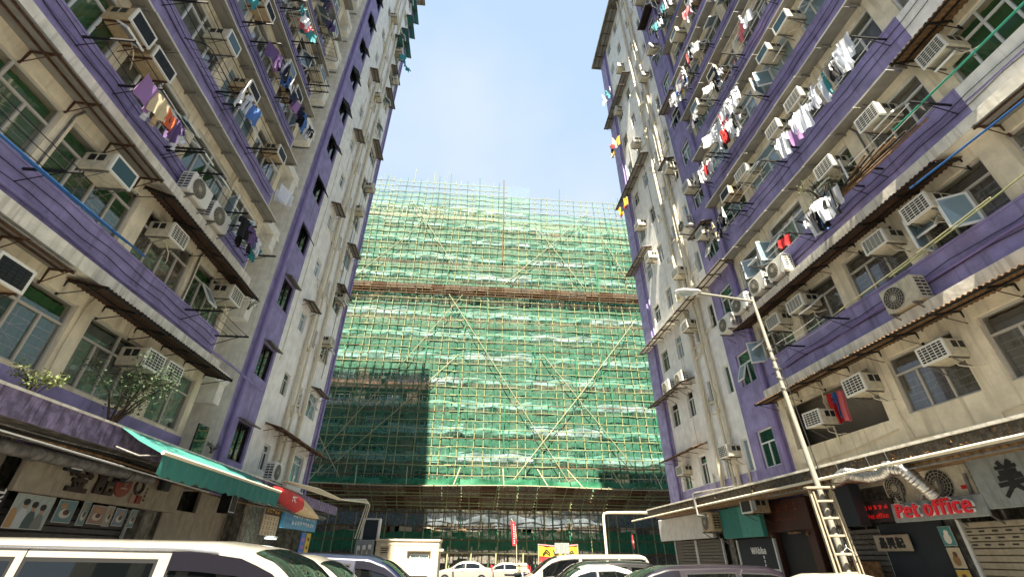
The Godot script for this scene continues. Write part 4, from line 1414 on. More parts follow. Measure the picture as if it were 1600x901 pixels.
func left_shops() -> void:
	var B := root_left
	var mb := MB.new()
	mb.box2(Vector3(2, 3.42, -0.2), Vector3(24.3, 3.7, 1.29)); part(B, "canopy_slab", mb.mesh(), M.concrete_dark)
	mb = MB.new(); mb.box2(Vector3(2, 3.38, 1.29), Vector3(24.3, 3.73, 1.33)); part(B, "canopy_fascia", mb.mesh(), M.purple_old)
	mb = MB.new(); mb.box2(Vector3(2, 3.73, 1.2), Vector3(19, 3.765, 1.35)); part(B, "canopy_trim", mb.mesh(), M.stripe)
	mb = MB.new(); mb.box2(Vector3(2, 3.3, 0.0), Vector3(12.7, 4.4, 0.03)); part(B, "painted_plinth", mb.mesh(), M.purple)
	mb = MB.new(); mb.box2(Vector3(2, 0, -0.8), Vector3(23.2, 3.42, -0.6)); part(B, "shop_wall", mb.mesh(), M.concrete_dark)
	for p in [[11.67, 12.15], [16.6, 17.0], [22.6, 23.2], [7.4, 7.9], [3.0, 3.6]]:
		mb = MB.new(); mb.box2(Vector3(p[0], 0, -0.6), Vector3(p[1], 3.42, 0.45)); part(B, "column", mb.mesh(), M.concrete)
	# runs of pipe and cable under the canopy
	for r in 6:
		mb = MB.new()
		var pts := []
		for i in 16: pts.append(Vector3(lerpf(2.1, 23.5, i / 15.0), 3.34 - 0.035 * r + 0.03 * sin(i * 1.3 + r), 1.15 - 0.1 * r))
		mb.tube(pts, 0.014 + 0.004 * (r % 3), 5)
		part(B, "cable", mb.mesh(), [M.pipe_grey, M.rubber, M.timber][r % 3])
	mb = MB.new()
	mb.tube([Vector3(3, 3.12, 0.75), Vector3(7.5, 3.13, 0.75), Vector3(11, 3.16, 0.75)], 0.1, 10)
	for s in [5.0, 7.9, 10.2]: mb.tube([Vector3(s, 3.13, 0.75), Vector3(s + 0.12, 3.13, 0.75)], 0.12, 10)
	part(B, "duct_pipe", mb.mesh(), M.pipe_grey)
	mb = MB.new()
	for i in 3: mb.tube([Vector3(19.5 + i * 0.3, 3.25, 1.1 - i * 0.14), Vector3(23.4 + i * 0.35, 3.2, 1.1 - i * 0.14)], 0.06, 8)
	part(B, "duct_pipe", mb.mesh(), M.pipe_grey)
	mb = MB.new()
	mb.tube([Vector3(4.5, 3.66, 1.36), Vector3(-1.5, 3.35, 1.45), Vector3(12.2, 3.05, 1.42)], 0.018, 5); part(B, "cable", mb.mesh(), M.alu)

	# restaurant sign
	var t := panel("shop_sign", "beige restaurant sign board with dark raised characters and a red oval", "sign", 1, 8.18, 12.7, 2.62, 3.28, 0.5, 0.1, M.sign_beige)
	var c := 10.44
	part(t, "character", glyph(GLYPH["jin"], 0.52, 0.42, 0.055, 0.05), M.glyph_brown, move(9.35 - c, 0.0, 0.05))
	part(t, "character", glyph(GLYPH["ji"], 0.5, 0.42, 0.055, 0.05), M.glyph_brown, move(10.0 - c, 0.0, 0.05))
	mb = MB.new()
	var rg := []
	for i in 25: rg.append(Vector3(cos(TAU * i / 24.0) * 0.24, sin(TAU * i / 24.0) * 0.21, 0.07))
	for i in 24: mb.t(Vector3(0, 0, 0.085), rg[i], rg[i + 1]); mb.q(rg[i] + Vector3(0, 0, -0.03), rg[i + 1] + Vector3(0, 0, -0.03), rg[i + 1], rg[i])
	var ov := part(t, "red_oval", mb.mesh(), M.glyph_red, move(10.52 - c, 0.02, 0.01))
	part(ov, "marking", glyph([[[.2, .75], [.8, .75]], [[.1, .25], [.9, .25]], [[.5, .75], [.5, .25]]], 0.2, 0.2, 0.02, 0.02), M.sign_beige, move(0, 0, 0.08))
	mb = MB.new()
	var ps := []
	for i in 17: ps.append(Vector3(cos(TAU * i / 16.0) * 0.13, sin(TAU * i / 16.0) * 0.13, 0.07))
	mb.tube(ps, 0.03, 6); part(t, "ring", mb.mesh(), M.glyph_brown, move(11.02 - c, 0.06, 0))
	for i in 2: part(t, "small_tile", boxm(Vector3(0.15, 0.15, 0.03)), M.glyph_red if i else M.brick_pink, move(10.93 + 0.2 * i - c, -0.18, 0.07))
	part(t, "small_lettering", marks(1, 4, 0.06, 0.3, 0.03, 5), M.glyph_brown, move(11.32 - c, -0.06, 0.055))
	slat_shutter("roller_shutter", "dark roller shutter under the beige restaurant sign", 1, 7.95, 11.62, 2.6, 0.2, M.roller_dark, 0)
	# posters hung under the sign
	var poster := print_tex(140, 100, func(im: Image):
		im.fill(Color(0.62, 0.66, 0.63))
		for j in 100:
			for i in 140:
				if (i + j / 3) % 29 < 6: im.set_pixel(i, j, Color(0.55, 0.60, 0.58))
		for k in 3:
			var x := 42.0 + k * 34; var y := 26.0 + k * 6
			blob(im, x, y + 62, 20, 50, [Color(0.72, 0.74, 0.74), Color(0.26, 0.34, 0.33), Color(0.45, 0.47, 0.44)][k])
			blob(im, x, y + 4, 9, 12, Color(0.66, 0.52, 0.42))
			blob(im, x - 1, y - 5, 12, 10, Color(0.10, 0.08, 0.07))
		blob(im, 10, 80, 16, 40, Color(0.66, 0.52, 0.34)))
	var pt := thing("poster", "large faded poster of three figures under the restaurant sign", "poster", on(1, 8.8, 2.36, 0.46))
	part(pt, "sheet", boxm(Vector3(0.76, 0.5, 0.006)), M.paint); part(pt, "print", quad_mesh(0.74, 0.48), poster, move(0, 0, 0.006))
	var small := [[9.5, 0.42, 0.36, "c_teal", "poster with a round teal bowl picture"], [9.95, 0.22, 0.4, "c_teal", "narrow teal curled poster"], [10.3, 0.36, 0.32, "c_orange", "tan food picture poster"], [10.62, 0.2, 0.36, "c_cream", "narrow tan curled poster"], [10.95, 0.4, 0.32, "c_blue", "pale blue food picture poster"], [11.35, 0.2, 0.34, "c_teal", "teal poster beside the grey column"]]
	for i in small.size():
		var q: Array = small[i]
		var cc: Color = M[q[3]].albedo_color
		var pm := print_tex(64, 64, func(im: Image):
			im.fill(cc.lerp(Color(0.45, 0.48, 0.47), 0.65))
			blob(im, 32, 38, 20, 14, Color(0.75, 0.72, 0.66)); blob(im, 36, 34, 12, 9, Color(0.30, 0.20, 0.15)); blob(im, 20 + i * 4, 16, 12, 10, Color(0.62, 0.48, 0.34)))
		pt = thing("poster", "%s under the restaurant sign" % q[4], "poster", on(1, q[0], 2.42, 0.46) * Transform3D(Basis(Vector3.UP, 0.1 * sin(i * 2.0)), Vector3.ZERO), "small food posters")
		part(pt, "sheet", boxm(Vector3(q[1], q[2], 0.006)), M.paint); part(pt, "print", quad_mesh(q[1] - 0.02, q[2] - 0.02), pm, move(0, 0, 0.006))
	t = panel("vertical_sign", "black vertical beer sign with white capital letters at the frame edge", "sign", 1, 8.0, 8.28, 1.6, 2.65, 0.42, 0.05, M.ink)
	part(t, "lettering", text("BLUE GIRL", 0.19, 0.01), M.white_plain, Transform3D(Basis(Vector3(0, 0, 1), PI / 2), Vector3(0, 0.05, 0.03)))
	for q in [[8.9, "white floodlight in a black frame over the restaurant sign", true], [10.25, "dark floodlight over the middle of the restaurant sign", false], [11.6, "black floodlight at the far end of the restaurant sign", false]]:
		var fl := thing("floodlight", q[1], "floodlight", on(1, q[0], 3.12, 0.72), "floodlights over the shop sign")
		part(fl, "housing", bevm(Vector3(0.32, 0.24, 0.12), 0.02), M.black_metal)
		part(fl, "lens", boxm(Vector3(0.25, 0.17, 0.02)), M.curtain_white if q[2] else M.ac_grille, move(0, 0, 0.062))
		part(fl, "arm", boxm(Vector3(0.03, 0.3, 0.03)), M.black_metal, move(0, 0.2, -0.05))
	# teal fabric awning
	t = thing("fabric_awning", "teal fabric awning with scalloped valance hung from the left canopy", "awning", on(1, 8.7, 3.72, 1.32))
	mb = MB.new()
	var ln := 5.6
	var g := []
	for i in 30:
		var u := i / 29.0
		g.append([Vector3(u * ln, 0.02, 0.02), Vector3(u * ln - 0.03, -0.22 + 0.01 * sin(i), 0.45), Vector3(u * ln - 0.06, -0.44 + 0.015 * sin(i * 0.7), 0.95)])
	mb.grid(g); part(t, "fabric_top", mb.mesh(), M.teal_cloth)
	mb = MB.new(); g = []
	for i in 121:
		var u := i / 120.0
		var sc := 0.05 * absf(sin(u * 26.0 * PI / 2.0))
		g.append([Vector3(u * ln - 0.06, -0.44, 0.955), Vector3(u * ln - 0.06, -0.6, 0.965 + 0.02 * sin(i * 0.8)), Vector3(u * ln - 0.06, -0.76 - sc, 0.955 + 0.03 * sin(i * 0.5))])
	mb.grid(g); part(t, "valance", mb.mesh(), M.teal_cloth)
	mb = MB.new(); mb.tube([Vector3(-0.1, -0.42, 0.97), Vector3(ln, -0.42, 0.97)], 0.035, 8); part(t, "front_bar", mb.mesh(), M.pipe_white)
	for s in [0.05, 2.7, 5.3]:
		mb = MB.new(); mb.tube([Vector3(s, -0.3, 0.0), Vector3(s, -0.46, 0.5), Vector3(s, -0.44, 0.93)], 0.018, 6); part(t, "arm", mb.mesh(), M.pipe_grey)
	# further along: panels, menu, signs
	t = panel("speaker_box", "black box speaker hanging under the far end of the teal awning", "speaker", 1, 14.2, 14.6, 2.75, 3.25, 0.9, 0.3, M.black_metal)
	part(t, "rim", boxm(Vector3(0.36, 0.46, 0.01)), M.alu, move(0, 0, 0.152)); part(t, "cloth_front", boxm(Vector3(0.32, 0.42, 0.012)), M.ink, move(0, 0, 0.156))
	t = panel("wall_panel", "large grey wall panel beside the menu board", "panel", 1, 14.7, 17.7, 2.0, 3.3, -0.1, 0.1, M.sign_beige)
	part(t, "joint", boxm(Vector3(0.012, 1.28, 0.01)), M.concrete_dark, move(0.3, 0, 0.053))
	panel("wall_panel", "dull grey-white panel at the column below the teal awning", "panel", 1, 12.9, 14.5, 2.0, 2.75, 0.1, 0.06, M.sign_beige)
	t = panel("menu_board", "menu board with brown header and a grid of small prints", "sign", 1, 18.0, 19.45, 2.35, 3.27, 0.5, 0.06, M.cream)
	part(t, "header", boxm(Vector3(1.41, 0.26, 0.012)), M.brown, move(0, 0.31, 0.033))
	part(t, "header_lettering", marks(5, 1, 1.25, 0.2, 0.022, 8), M.sign_yellow, move(0, 0.31, 0.039))
	for j in 4:
		for i in 5: part(t, "menu_entry", marks(1, 2, 0.13, 0.12, 0.014, 20 + j * 5 + i), M.glyph_red if (i + j) % 2 else M.glyph_brown, move(-0.55 + i * 0.275, 0.08 - j * 0.155, 0.03))
	t = panel("shop_sign", "pale blue printed shop sign at the left corner", "sign", 1, 19.85, 24.1, 2.66, 3.32, 0.5, 0.12, M.sign_blue)
	part(t, "lettering", marks(9, 2, 3.0, 0.5, 0.03, 41), M.white_plain, move(0.3, 0.02, 0.06))
	part(t, "lettering", marks(4, 2, 0.8, 0.4, 0.02, 42), M.c_blue, move(-1.6, 0, 0.06))
	t = panel("vertical_sign", "yellow vertical sign with black marks at the left corner", "sign", 1, 23.15, 23.75, 1.0, 2.6, 0.5, 0.06, M.sign_yellow)
	part(t, "lettering", marks(1, 5, 0.4, 1.3, 0.05, 43), M.ink, move(0, 0, 0.03))
	t = panel("vertical_sign", "blue vertical sign beside the yellow one at the left corner", "sign", 1, 22.5, 23.1, 1.0, 2.6, 0.49, 0.06, M.c_blue)
	part(t, "lettering", marks(2, 5, 0.4, 1.3, 0.03, 44), M.c_pink, move(0, 0, 0.03))
	t = thing("tube_lamp", "white fluorescent tube over the dark shop doorway", "lamp", on(1, 19.7, 2.28, 0.3))
	var em := mat("tube_glow", Color(0.9, 0.95, 0.92), 0.5); em.emission_enabled = true; em.emission = Color(0.85, 0.95, 0.9); em.emission_energy_multiplier = 0.4
	mb = MB.new(); mb.tube([Vector3(-0.55, 0, 0), Vector3(0.55, 0, 0)], 0.025, 8); part(t, "tube", mb.mesh(), em)
	part(t, "batten", boxm(Vector3(1.2, 0.05, 0.06)), M.sign_white, move(0, 0.06, 0))
	var tl := OmniLight3D.new(); tl.light_color = Color(0.9, 1, 0.95); tl.light_energy = 0.12; tl.omni_range = 6; tl.light_size = 0.3; tl.shadow_enabled = true; tl.position = Vector3(0, -0.06, 0.12); tl.name = "tube_light"; t.add_child(tl)
	# folded parasol slung under the canopy edge
	t = thing("folded_parasol", "folded red and cream parasol slung under the left canopy edge", "parasol", Transform3D())
	mb = MB.new()
	var pa := Vector3(-6.05, 3.5, -15.2); var pb := Vector3(-5.95, 3.02, -19.9)
	var pg := []
	for i in 15:
		var u := i / 14.0
		var r := 0.06 + 0.20 * sin(pow(u, 0.8) * PI) 
		var row := []
		for k in 12:
			var an := TAU * k / 12.0
			var rr := r * (1.0 + 0.16 * sin(k * 3.1))
			row.append(pa.lerp(pb, u) + Vector3(cos(an) * rr, sin(an) * rr, 0))
		row.reverse()
		pg.append(row)
	var m1 := MB.new(); m1.grid(pg.slice(0, 8), true); part(t, "red_cloth", m1.mesh(), M.lantern_red)
	m1 = MB.new(); m1.grid(pg.slice(7, 15), true); part(t, "cream_cloth", m1.mesh(), M.lantern_cream)
	part(t, "cloth_lettering", marks(3, 2, 0.5, 0.2, 0.03, 61), M.white_plain, Transform3D(Basis(Vector3.UP, PI / 2), Vector3(-5.78, 3.34, -16.6)))
	part(t, "pole", (func(): var b := MB.new(); b.bar(pa + Vector3(0, 0.02, 0.5), pb + Vector3(0, -0.02, -0.3), 0.02, 6); return b.mesh()).call(), M.pipe_white)
	# white conduits from the canopy over to the cabin
	for i in 3:
		mb = MB.new()
		var d := 0.09 * i
		mb.tube([Vector3(-6.3 + d, 3.86, -16.5), Vector3(-6.3 + d, 3.95 + d * 0.5, -20), Vector3(-6.25 + d, 4.0, -23.5), Vector3(-6.0 + d, 4.5 - d, -28.6), Vector3(-6.0 + d, 4.4 - d, -29), Vector3(-6.35 + d * 1.5, 2.55, -29)], 0.035, 6)
		one("conduit_pipe", mb.mesh(), M.pipe_white, "white conduit from left canopy down to cabin, %s of three" % ["left", "middle", "right"][i], "pipe", Transform3D(), "white conduits over the side street")

func right_shops() -> void:
	var B := root_right
	var mb := MB.new()
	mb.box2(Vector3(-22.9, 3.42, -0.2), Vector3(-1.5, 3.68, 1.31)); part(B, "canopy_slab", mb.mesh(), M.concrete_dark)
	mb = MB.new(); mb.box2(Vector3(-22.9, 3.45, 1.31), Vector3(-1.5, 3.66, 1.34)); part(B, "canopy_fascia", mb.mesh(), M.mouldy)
	mb = MB.new(); mb.box2(Vector3(-22.9, 3.68, 1.2), Vector3(-1.5, 3.73, 1.38)); part(B, "canopy_trim", mb.mesh(), M.stripe)
	mb = MB.new(); mb.box2(Vector3(-22.5, 3.34, 0.6), Vector3(-1.5, 3.42, 1.1)); part(B, "canopy_beam", mb.mesh(), M.timber)
	mb = MB.new(); mb.tube([Vector3(-25.0, 3.36, 1.45), Vector3(-16, 3.4, 1.45), Vector3(-9, 3.42, 1.45), Vector3(-1.5, 3.42, 1.45)], 0.035, 8); part(B, "pipe_run", mb.mesh(), M.pipe_white)
	mb = MB.new(); mb.tube([Vector3(-13.3, 3.3, 1.3), Vector3(-9, 3.3, 1.3), Vector3(-1.6, 3.33, 1.3)], 0.022, 6); part(B, "pipe_run", mb.mesh(), M.pipe_grey)
	mb = MB.new(); mb.tube([Vector3(-15.6, 3.85, 0.9), Vector3(-17.4, 3.84, 1.42), Vector3(-17.5, 3.8, 1.48), Vector3(-17.4, 3.1, 1.48), Vector3(-16.9, 3.05, 1.4)], 0.05, 8); part(B, "drain_pipe", mb.mesh(), M.pipe_grey)
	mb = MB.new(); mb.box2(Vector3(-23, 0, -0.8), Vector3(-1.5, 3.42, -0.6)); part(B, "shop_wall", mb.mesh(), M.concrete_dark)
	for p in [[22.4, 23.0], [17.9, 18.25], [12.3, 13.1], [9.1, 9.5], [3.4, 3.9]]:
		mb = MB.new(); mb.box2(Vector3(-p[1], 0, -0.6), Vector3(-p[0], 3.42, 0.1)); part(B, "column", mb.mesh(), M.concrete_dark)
	# conduits on the wall above the canopy
	for q in [[[-4.0, 4.35], [-6.6, 4.2], [-7.4, 4.15], [-7.42, 3.9], [-9.3, 3.86]], [[-9.4, 5.9], [-9.42, 4.6], [-9.3, 4.1], [-8.6, 4.05]], [[-9.6, 4.35], [-11.0, 4.2], [-12.9, 4.12], [-13.2, 4.2]]]:
		mb = MB.new(); var cp := []
		for p in q: cp.append(Vector3(p[0], p[1], 0.03))
		mb.tube(cp, 0.016, 5); part(B, "conduit", mb.mesh(), M.beige)
	# litter caught along the canopy edge
	var lt := MB.new()
	for i in 900:
		var s := rnd(4.5, 22.5)
		var p := Vector3(-s, 3.69 if i % 3 else rnd(3.47, 3.66), (rnd(1.0, 1.19) if i % 3 else 1.345))
		lt.X = Transform3D(Basis(Vector3(rnd(-1, 1), rnd(-1, 1), rnd(-1, 1)).normalized(), rnd(0, 6)), p)
		var z := rnd(0.015, 0.04)
		lt.q(Vector3(-z, 0, -z), Vector3(z, 0, -z * 0.6), Vector3(z * 0.8, 0.005, z), Vector3(-z * 0.6, 0, z))
	var lo := one("leaf_litter", lt.mesh(), M.rust_light, "dry leaf litter along the right canopy edge", "litter", on(-1, 0, 0, 0) )
	lo.set_meta("kind", "stuff")
	# far white fascia with shutters below
	var t := panel("shop_sign", "long blank white fascia board at the right corner", "sign", -1, 18.3, 23.6, 2.44, 3.32, 0.55, 0.14, M.sign_white)
	part(t, "joint", boxm(Vector3(0.012, 0.86, 0.006)), M.frame_grey, move(1.4, 0, 0.072))
	slat_shutter("roller_shutter", "grey roller shutter nearest the right corner", -1, 20.7, 22.8, 2.42, 0.25, M.roller, 0)
	slat_shutter("roller_shutter", "grey roller shutter next to the advertising window", -1, 18.4, 20.6, 2.42, 0.25, M.roller, 0)
	var cd := thing("condenser_unit", "brown-stained condenser boxed between the white and teal signs", "condenser", on(-1, 17.95, 2.62, 0.6), "outdoor condensers at the shops")
	condenser_parts(cd, M.ac_beige)
	t = panel("shop_sign", "teal box sign between the condenser and the brown doorway", "sign", -1, 15.0, 17.5, 2.38, 3.3, 0.55, 0.16, M.teal_sign)
	part(t, "face_panel", boxm(Vector3(1.25, 0.9, 0.012)), M.teal_cloth, move(-0.6, 0, 0.08))
	t = panel("advertising_window", "dark shop window with white lettering under the teal sign", "shop window", -1, 15.15, 17.4, 0.2, 2.36, 0.2, 0.06, M.navy)
	part(t, "lettering", text("WAbba", 0.26, 0.01), M.white_plain, move(0.1, 0.72, 0.035))
	part(t, "small_lettering", marks(1, 3, 0.12, 0.36, 0.025, 73), M.white_plain, move(0.35, 0.42, 0.032))
	part(t, "white_strip", boxm(Vector3(2.0, 0.1, 0.02)), M.paint, move(0, 0.18, 0.035))
	for i in 6: part(t, "picture", boxm(Vector3(0.26, 0.3, 0.012)), M[["c_purple", "c_cream", "c_white", "c_orange", "c_pink", "c_blue"][i]], move(-0.85 + i * 0.33, -0.06, 0.035))
	for s in [-1, 1]: part(t, "jamb", boxm(Vector3(0.07, 2.1, 0.1)), M.alu, move(s * 1.1, 0, 0.02))
	# brown shop
	t = thing("brown_doorway", "brown framed shop doorway with faint copper characters", "doorway", on(-1, 14.35, 0, 0.1))
	part(t, "lintel", bevm(Vector3(2.2, 0.85, 0.2), 0.015), M.brown, move(0, 2.92, 0))
	for s in [-1, 1]:
		part(t, "jamb", bevm(Vector3(0.34, 2.5, 0.2), 0.015), M.brown, move(s * 0.93, 1.25, 0))
		part(t, "jamb_lamp", bevm(Vector3(0.09, 0.1, 0.08), 0.02), M.rust_light, move(s * 0.86, 2.4, 0.14))
	part(t, "door", boxm(Vector3(1.52, 2.5, 0.05)), M.ink, move(0, 1.25, -0.08))
	part(t, "door_closer", boxm(Vector3(0.55, 0.05, 0.06)), M.timber, move(0.25, 2.44, 0.12))
	for i in 4: part(t, "character", glyph(GLYPH[["jia", "mei", "ji", "xing"][i]] if i == 9 else [[[.2, .9], [.2, .2]], [[.2, .9], [.8, .9]], [[.8, .9], [.8, .1]], [[.3, .55], [.7, .55]], [[.1, .2], [.9, .1]]] if i % 2 else [[[.5, 1], [.5, .5]], [[.1, .7], [.9, .7]], [[.5, .6], [.1, 0]], [[.5, .6], [.9, 0]]], 0.2, 0.22, 0.025, 0.012), M.copper_text, move(-0.66 + i * 0.42, 3.12, 0.1))
	part(t, "small_lettering", marks(7, 1, 1.0, 0.13, 0.018, 71), M.copper_text, move(0, 2.82, 0.1))
	t = thing("air_conditioner", "black-fronted air conditioner in white frame over the brown doorway", "air conditioner", on(-1, 14.9, 3.0, 0.55))
	ac_parts(t, 1)
	part(t, "notice", boxm(Vector3(0.2, 0.3, 0.01)), M.sign_grey, move(0.42, 0.2, 0.47))
	# condenser, dark board, duct, neon
	cd = thing("condenser_unit", "grimy condenser on the wall behind the ladder", "condenser", on(-1, 11.75, 2.52, 0.3) * Transform3D(Basis.from_scale(Vector3(1, 1.2, 1)), Vector3.ZERO), "outdoor condensers at the shops")
	condenser_parts(cd, M.ac_beige)
	panel("dark_board", "slate coloured upright board between condenser and neon sign", "panel", -1, 10.72, 11.22, 2.45, 3.38, 0.7, 0.3, M.navy)
	slat_shutter("roller_shutter", "brown-grey roller shutter below the condenser behind the ladder", -1, 11.0, 12.3, 2.45, 0.15, M.roller, 0)
	t = panel("navy_shopfront", "flat navy shopfront wall below the pet shop sign", "shop front", -1, 9.35, 10.98, 0.0, 2.5, 0.2, 0.08, M.navy)
	var pl := panel("name_plate", "beige name plate with three black characters on navy wall", "sign", -1, 10.15, 11.1, 1.95, 2.27, 0.32, 0.04, M.sign_beige)
	for i in 3: part(pl, "character", glyph(GLYPH[["jia", "xing", "ji"][i]], 0.19, 0.2, 0.03, 0.012), M.ink, move(-0.24 + i * 0.23, 0, 0.02))
	var neon := mat("neon", Color(0.6, 0.08, 0.07), 0.5); neon.emission_enabled = true; neon.emission = Color(1.0, 0.12, 0.08); neon.emission_energy_multiplier = 0.035
	t = panel("led_sign", "black led sign with small red glowing characters", "sign", -1, 9.95, 10.95, 2.5, 2.95, 0.55, 0.06, M.ink)
	part(t, "glowing_characters", marks(5, 1, 0.75, 0.14, 0.022, 77), neon, move(0, 0.08, 0.03))
	part(t, "glowing_lettering", text("Pet office", 0.13, 0.006), neon, move(0, -0.1, 0.034))
	var nl := OmniLight3D.new(); nl.light_color = Color(1, 0.15, 0.1); nl.light_energy = 0.01; nl.omni_range = 4; nl.light_size = 0.3; nl.shadow_enabled = true; nl.position = Vector3(0, 0, 0.15); nl.name = "led_glow"; t.add_child(nl)
	t = thing("foil_duct", "crinkled silver foil duct bending along the right canopy", "duct", Transform3D())
	mb = MB.new()
	var cv := Curve3D.new()
	for p in [[8.62, 3.32, -10.75], [8.5, 3.4, -10.35], [8.4, 3.44, -10.0], [8.4, 3.3, -9.5], [8.42, 3.3, -9.1], [8.4, 3.38, -8.85], [8.45, 3.3, -8.62], [8.6, 3.0, -8.5], [8.75, 2.85, -8.5]]:
		cv.add_point(Vector3(p[0], p[1], p[2]))
	var cl := cv.get_baked_length()
	var rows := []
	var nr := 168
	for i in nr + 1:
		var u := float(i) / nr
		var c := cv.sample_baked(cl * u, true); var c2 := cv.sample_baked(minf(cl, cl * u + 0.03), true); var c1 := cv.sample_baked(maxf(0, cl * u - 0.03), true)
		var d := (c2 - c1).normalized()
		var x := d.cross(Vector3.UP).normalized(); var y := x.cross(d).normalized()
		var r := 0.125 + 0.011 * sin(i * PI / 2) + 0.008 * sin(i * 0.23)
		if u < 0.1: r *= 0.55 + 4.5 * u
		var row := []
		for k in 14: row.append(c + (x * cos(TAU * k / 14.0) + y * sin(TAU * k / 14.0)) * r * (1 + 0.04 * sin(k * 2.7 + i * 0.9)))
		rows.append(row)
	mb.grid(rows, true)
	part(t, "foil", mb.mesh(), M.foil)
	for p in [-10.2, -9.3, -8.8]:
		mb = MB.new(); mb.tube([Vector3(8.4, 3.45, p), Vector3(8.37, 3.7, p)], 0.006, 4); part(t, "hanger_wire", mb.mesh(), M.alu)
	# pet shop sign
	t = thing("pet_shop_sign", "grey sign board with raised red rounded letters edged in white", "sign", on(-1, 8.8, 2.63, 0.78) * Transform3D(Basis(Vector3.RIGHT, -0.12), Vector3.ZERO))
	part(t, "board", bevm(Vector3(1.98, 0.36, 0.05), 0.01), M.sign_grey)
	part(t, "letter_backs", text("Pet office", 0.36, 0.09), M.white_plain, move(-0.012, 0.022, 0.05))
	part(t, "letters", text("Pet office", 0.36, 0.03), M.red_text, move(0, 0, 0.112))
	for s in [-0.7, 0.2, 0.75]: part(t, "bracket", boxm(Vector3(0.05, 0.5, 0.04)), M.pipe_grey, move(s, 0.3, -0.05))
	cd = thing("condenser_unit", "large condenser with a red label behind the pet shop sign", "condenser", on(-1, 8.55, 2.72, 0.25) * Transform3D(Basis.from_scale(Vector3(1.15, 1.1, 1)), Vector3.ZERO), "outdoor condensers at the shops")
	condenser_parts(cd, M.ac_body); part(cd, "red_label", boxm(Vector3(0.14, 0.06, 0.01)), M.c_red, move(0.3, 0.22, 0.345))
	cd = thing("condenser_unit", "condenser half hidden behind the foil duct", "condenser", on(-1, 9.75, 2.82, 0.1), "outdoor condensers at the shops")
	condenser_parts(cd, M.ac_body)
	mb = MB.new(); mb.tube([Vector3(0, 0, 0), Vector3(0.25, -0.3, 0.1), Vector3(0.6, -0.25, 0.12), Vector3(0.8, 0.1, 0.05)], 0.02, 6)
	one("hose", mb.mesh(), M.alu, "looped grey hose under the foil duct", "hose", on(-1, 9.9, 2.95, 0.5))
	t = panel("calligraphy_panel", "grey perforated panel with black brush character at the right edge", "sign", -1, 4.4, 7.85, 2.55, 3.43, 0.75, 0.06, M.sign_grey)
	part(t, "character", glyph(GLYPH["mei"], 0.42, 0.5, 0.06, 0.012), M.ink, move(-1.1, -0.02, 0.03))
	part(t, "character", glyph([[[.1, .7], [.9, .75]], [[.5, 1], [.2, .4], [.8, .1]], [[.6, .5], [.2, .0]]], 0.42, 0.5, 0.06, 0.012), M.ink, move(-0.55, -0.05, 0.03))
	slat_shutter("roller_shutter", "slotted cream roller shutter under the brush character panel", -1, 4.4, 9.05, 2.48, 0.15, M.sign_beige, 3)
	var posters := [["white cat picture poster beside the slotted shutter", "c_teal", 2.2], ["tan dog picture poster below the cat poster", "c_cream", 1.83], ["yellow picture poster lowest beside the slotted shutter", "c_yellow", 1.46]]
	for i in 3:
		var q: Array = posters[i]
		var cc: Color = M[q[1]].albedo_color
		var pm := print_tex(48, 64, func(im: Image):
			im.fill(cc.lerp(Color(0.4, 0.4, 0.35), 0.3)); blob(im, 22, 40, 14, 18, Color(0.8, 0.78, 0.74) if i == 0 else Color(0.5, 0.38, 0.24)); blob(im, 24, 20, 9, 9, Color(0.82, 0.8, 0.76) if i == 0 else Color(0.32, 0.22, 0.15)))
		var po := thing("poster", q[0], "poster", on(-1, 9.28, q[2], 0.3), "pet picture posters")
		part(po, "sheet", boxm(Vector3(0.27, 0.34, 0.006)), M.paint); part(po, "print", quad_mesh(0.26, 0.33), pm, move(0, 0, 0.005))
	var cb := thing("cardboard_box", "brown cardboard box on the pavement below the shutters", "box", on(-1, 11.6, 1.25, 0.6))
	part(cb, "carton", bevm(Vector3(0.9, 0.5, 0.5), 0.01), M.timber, move(0, 0.25, 0)); part(cb, "flap", boxm(Vector3(0.42, 0.01, 0.3)), M.timber, Transform3D(Basis(Vector3.RIGHT, 0.5), Vector3(0.1, 0.55, 0.3)))
	var st := thing("stacked_crates", "plain crate carrying the cardboard box", "crate", on(-1, 11.6, 0.13, 0.6))
	part(st, "crate_side", bevm(Vector3(0.95, 1.11, 0.55), 0.01), M.planks, move(0, 0.56, 0))

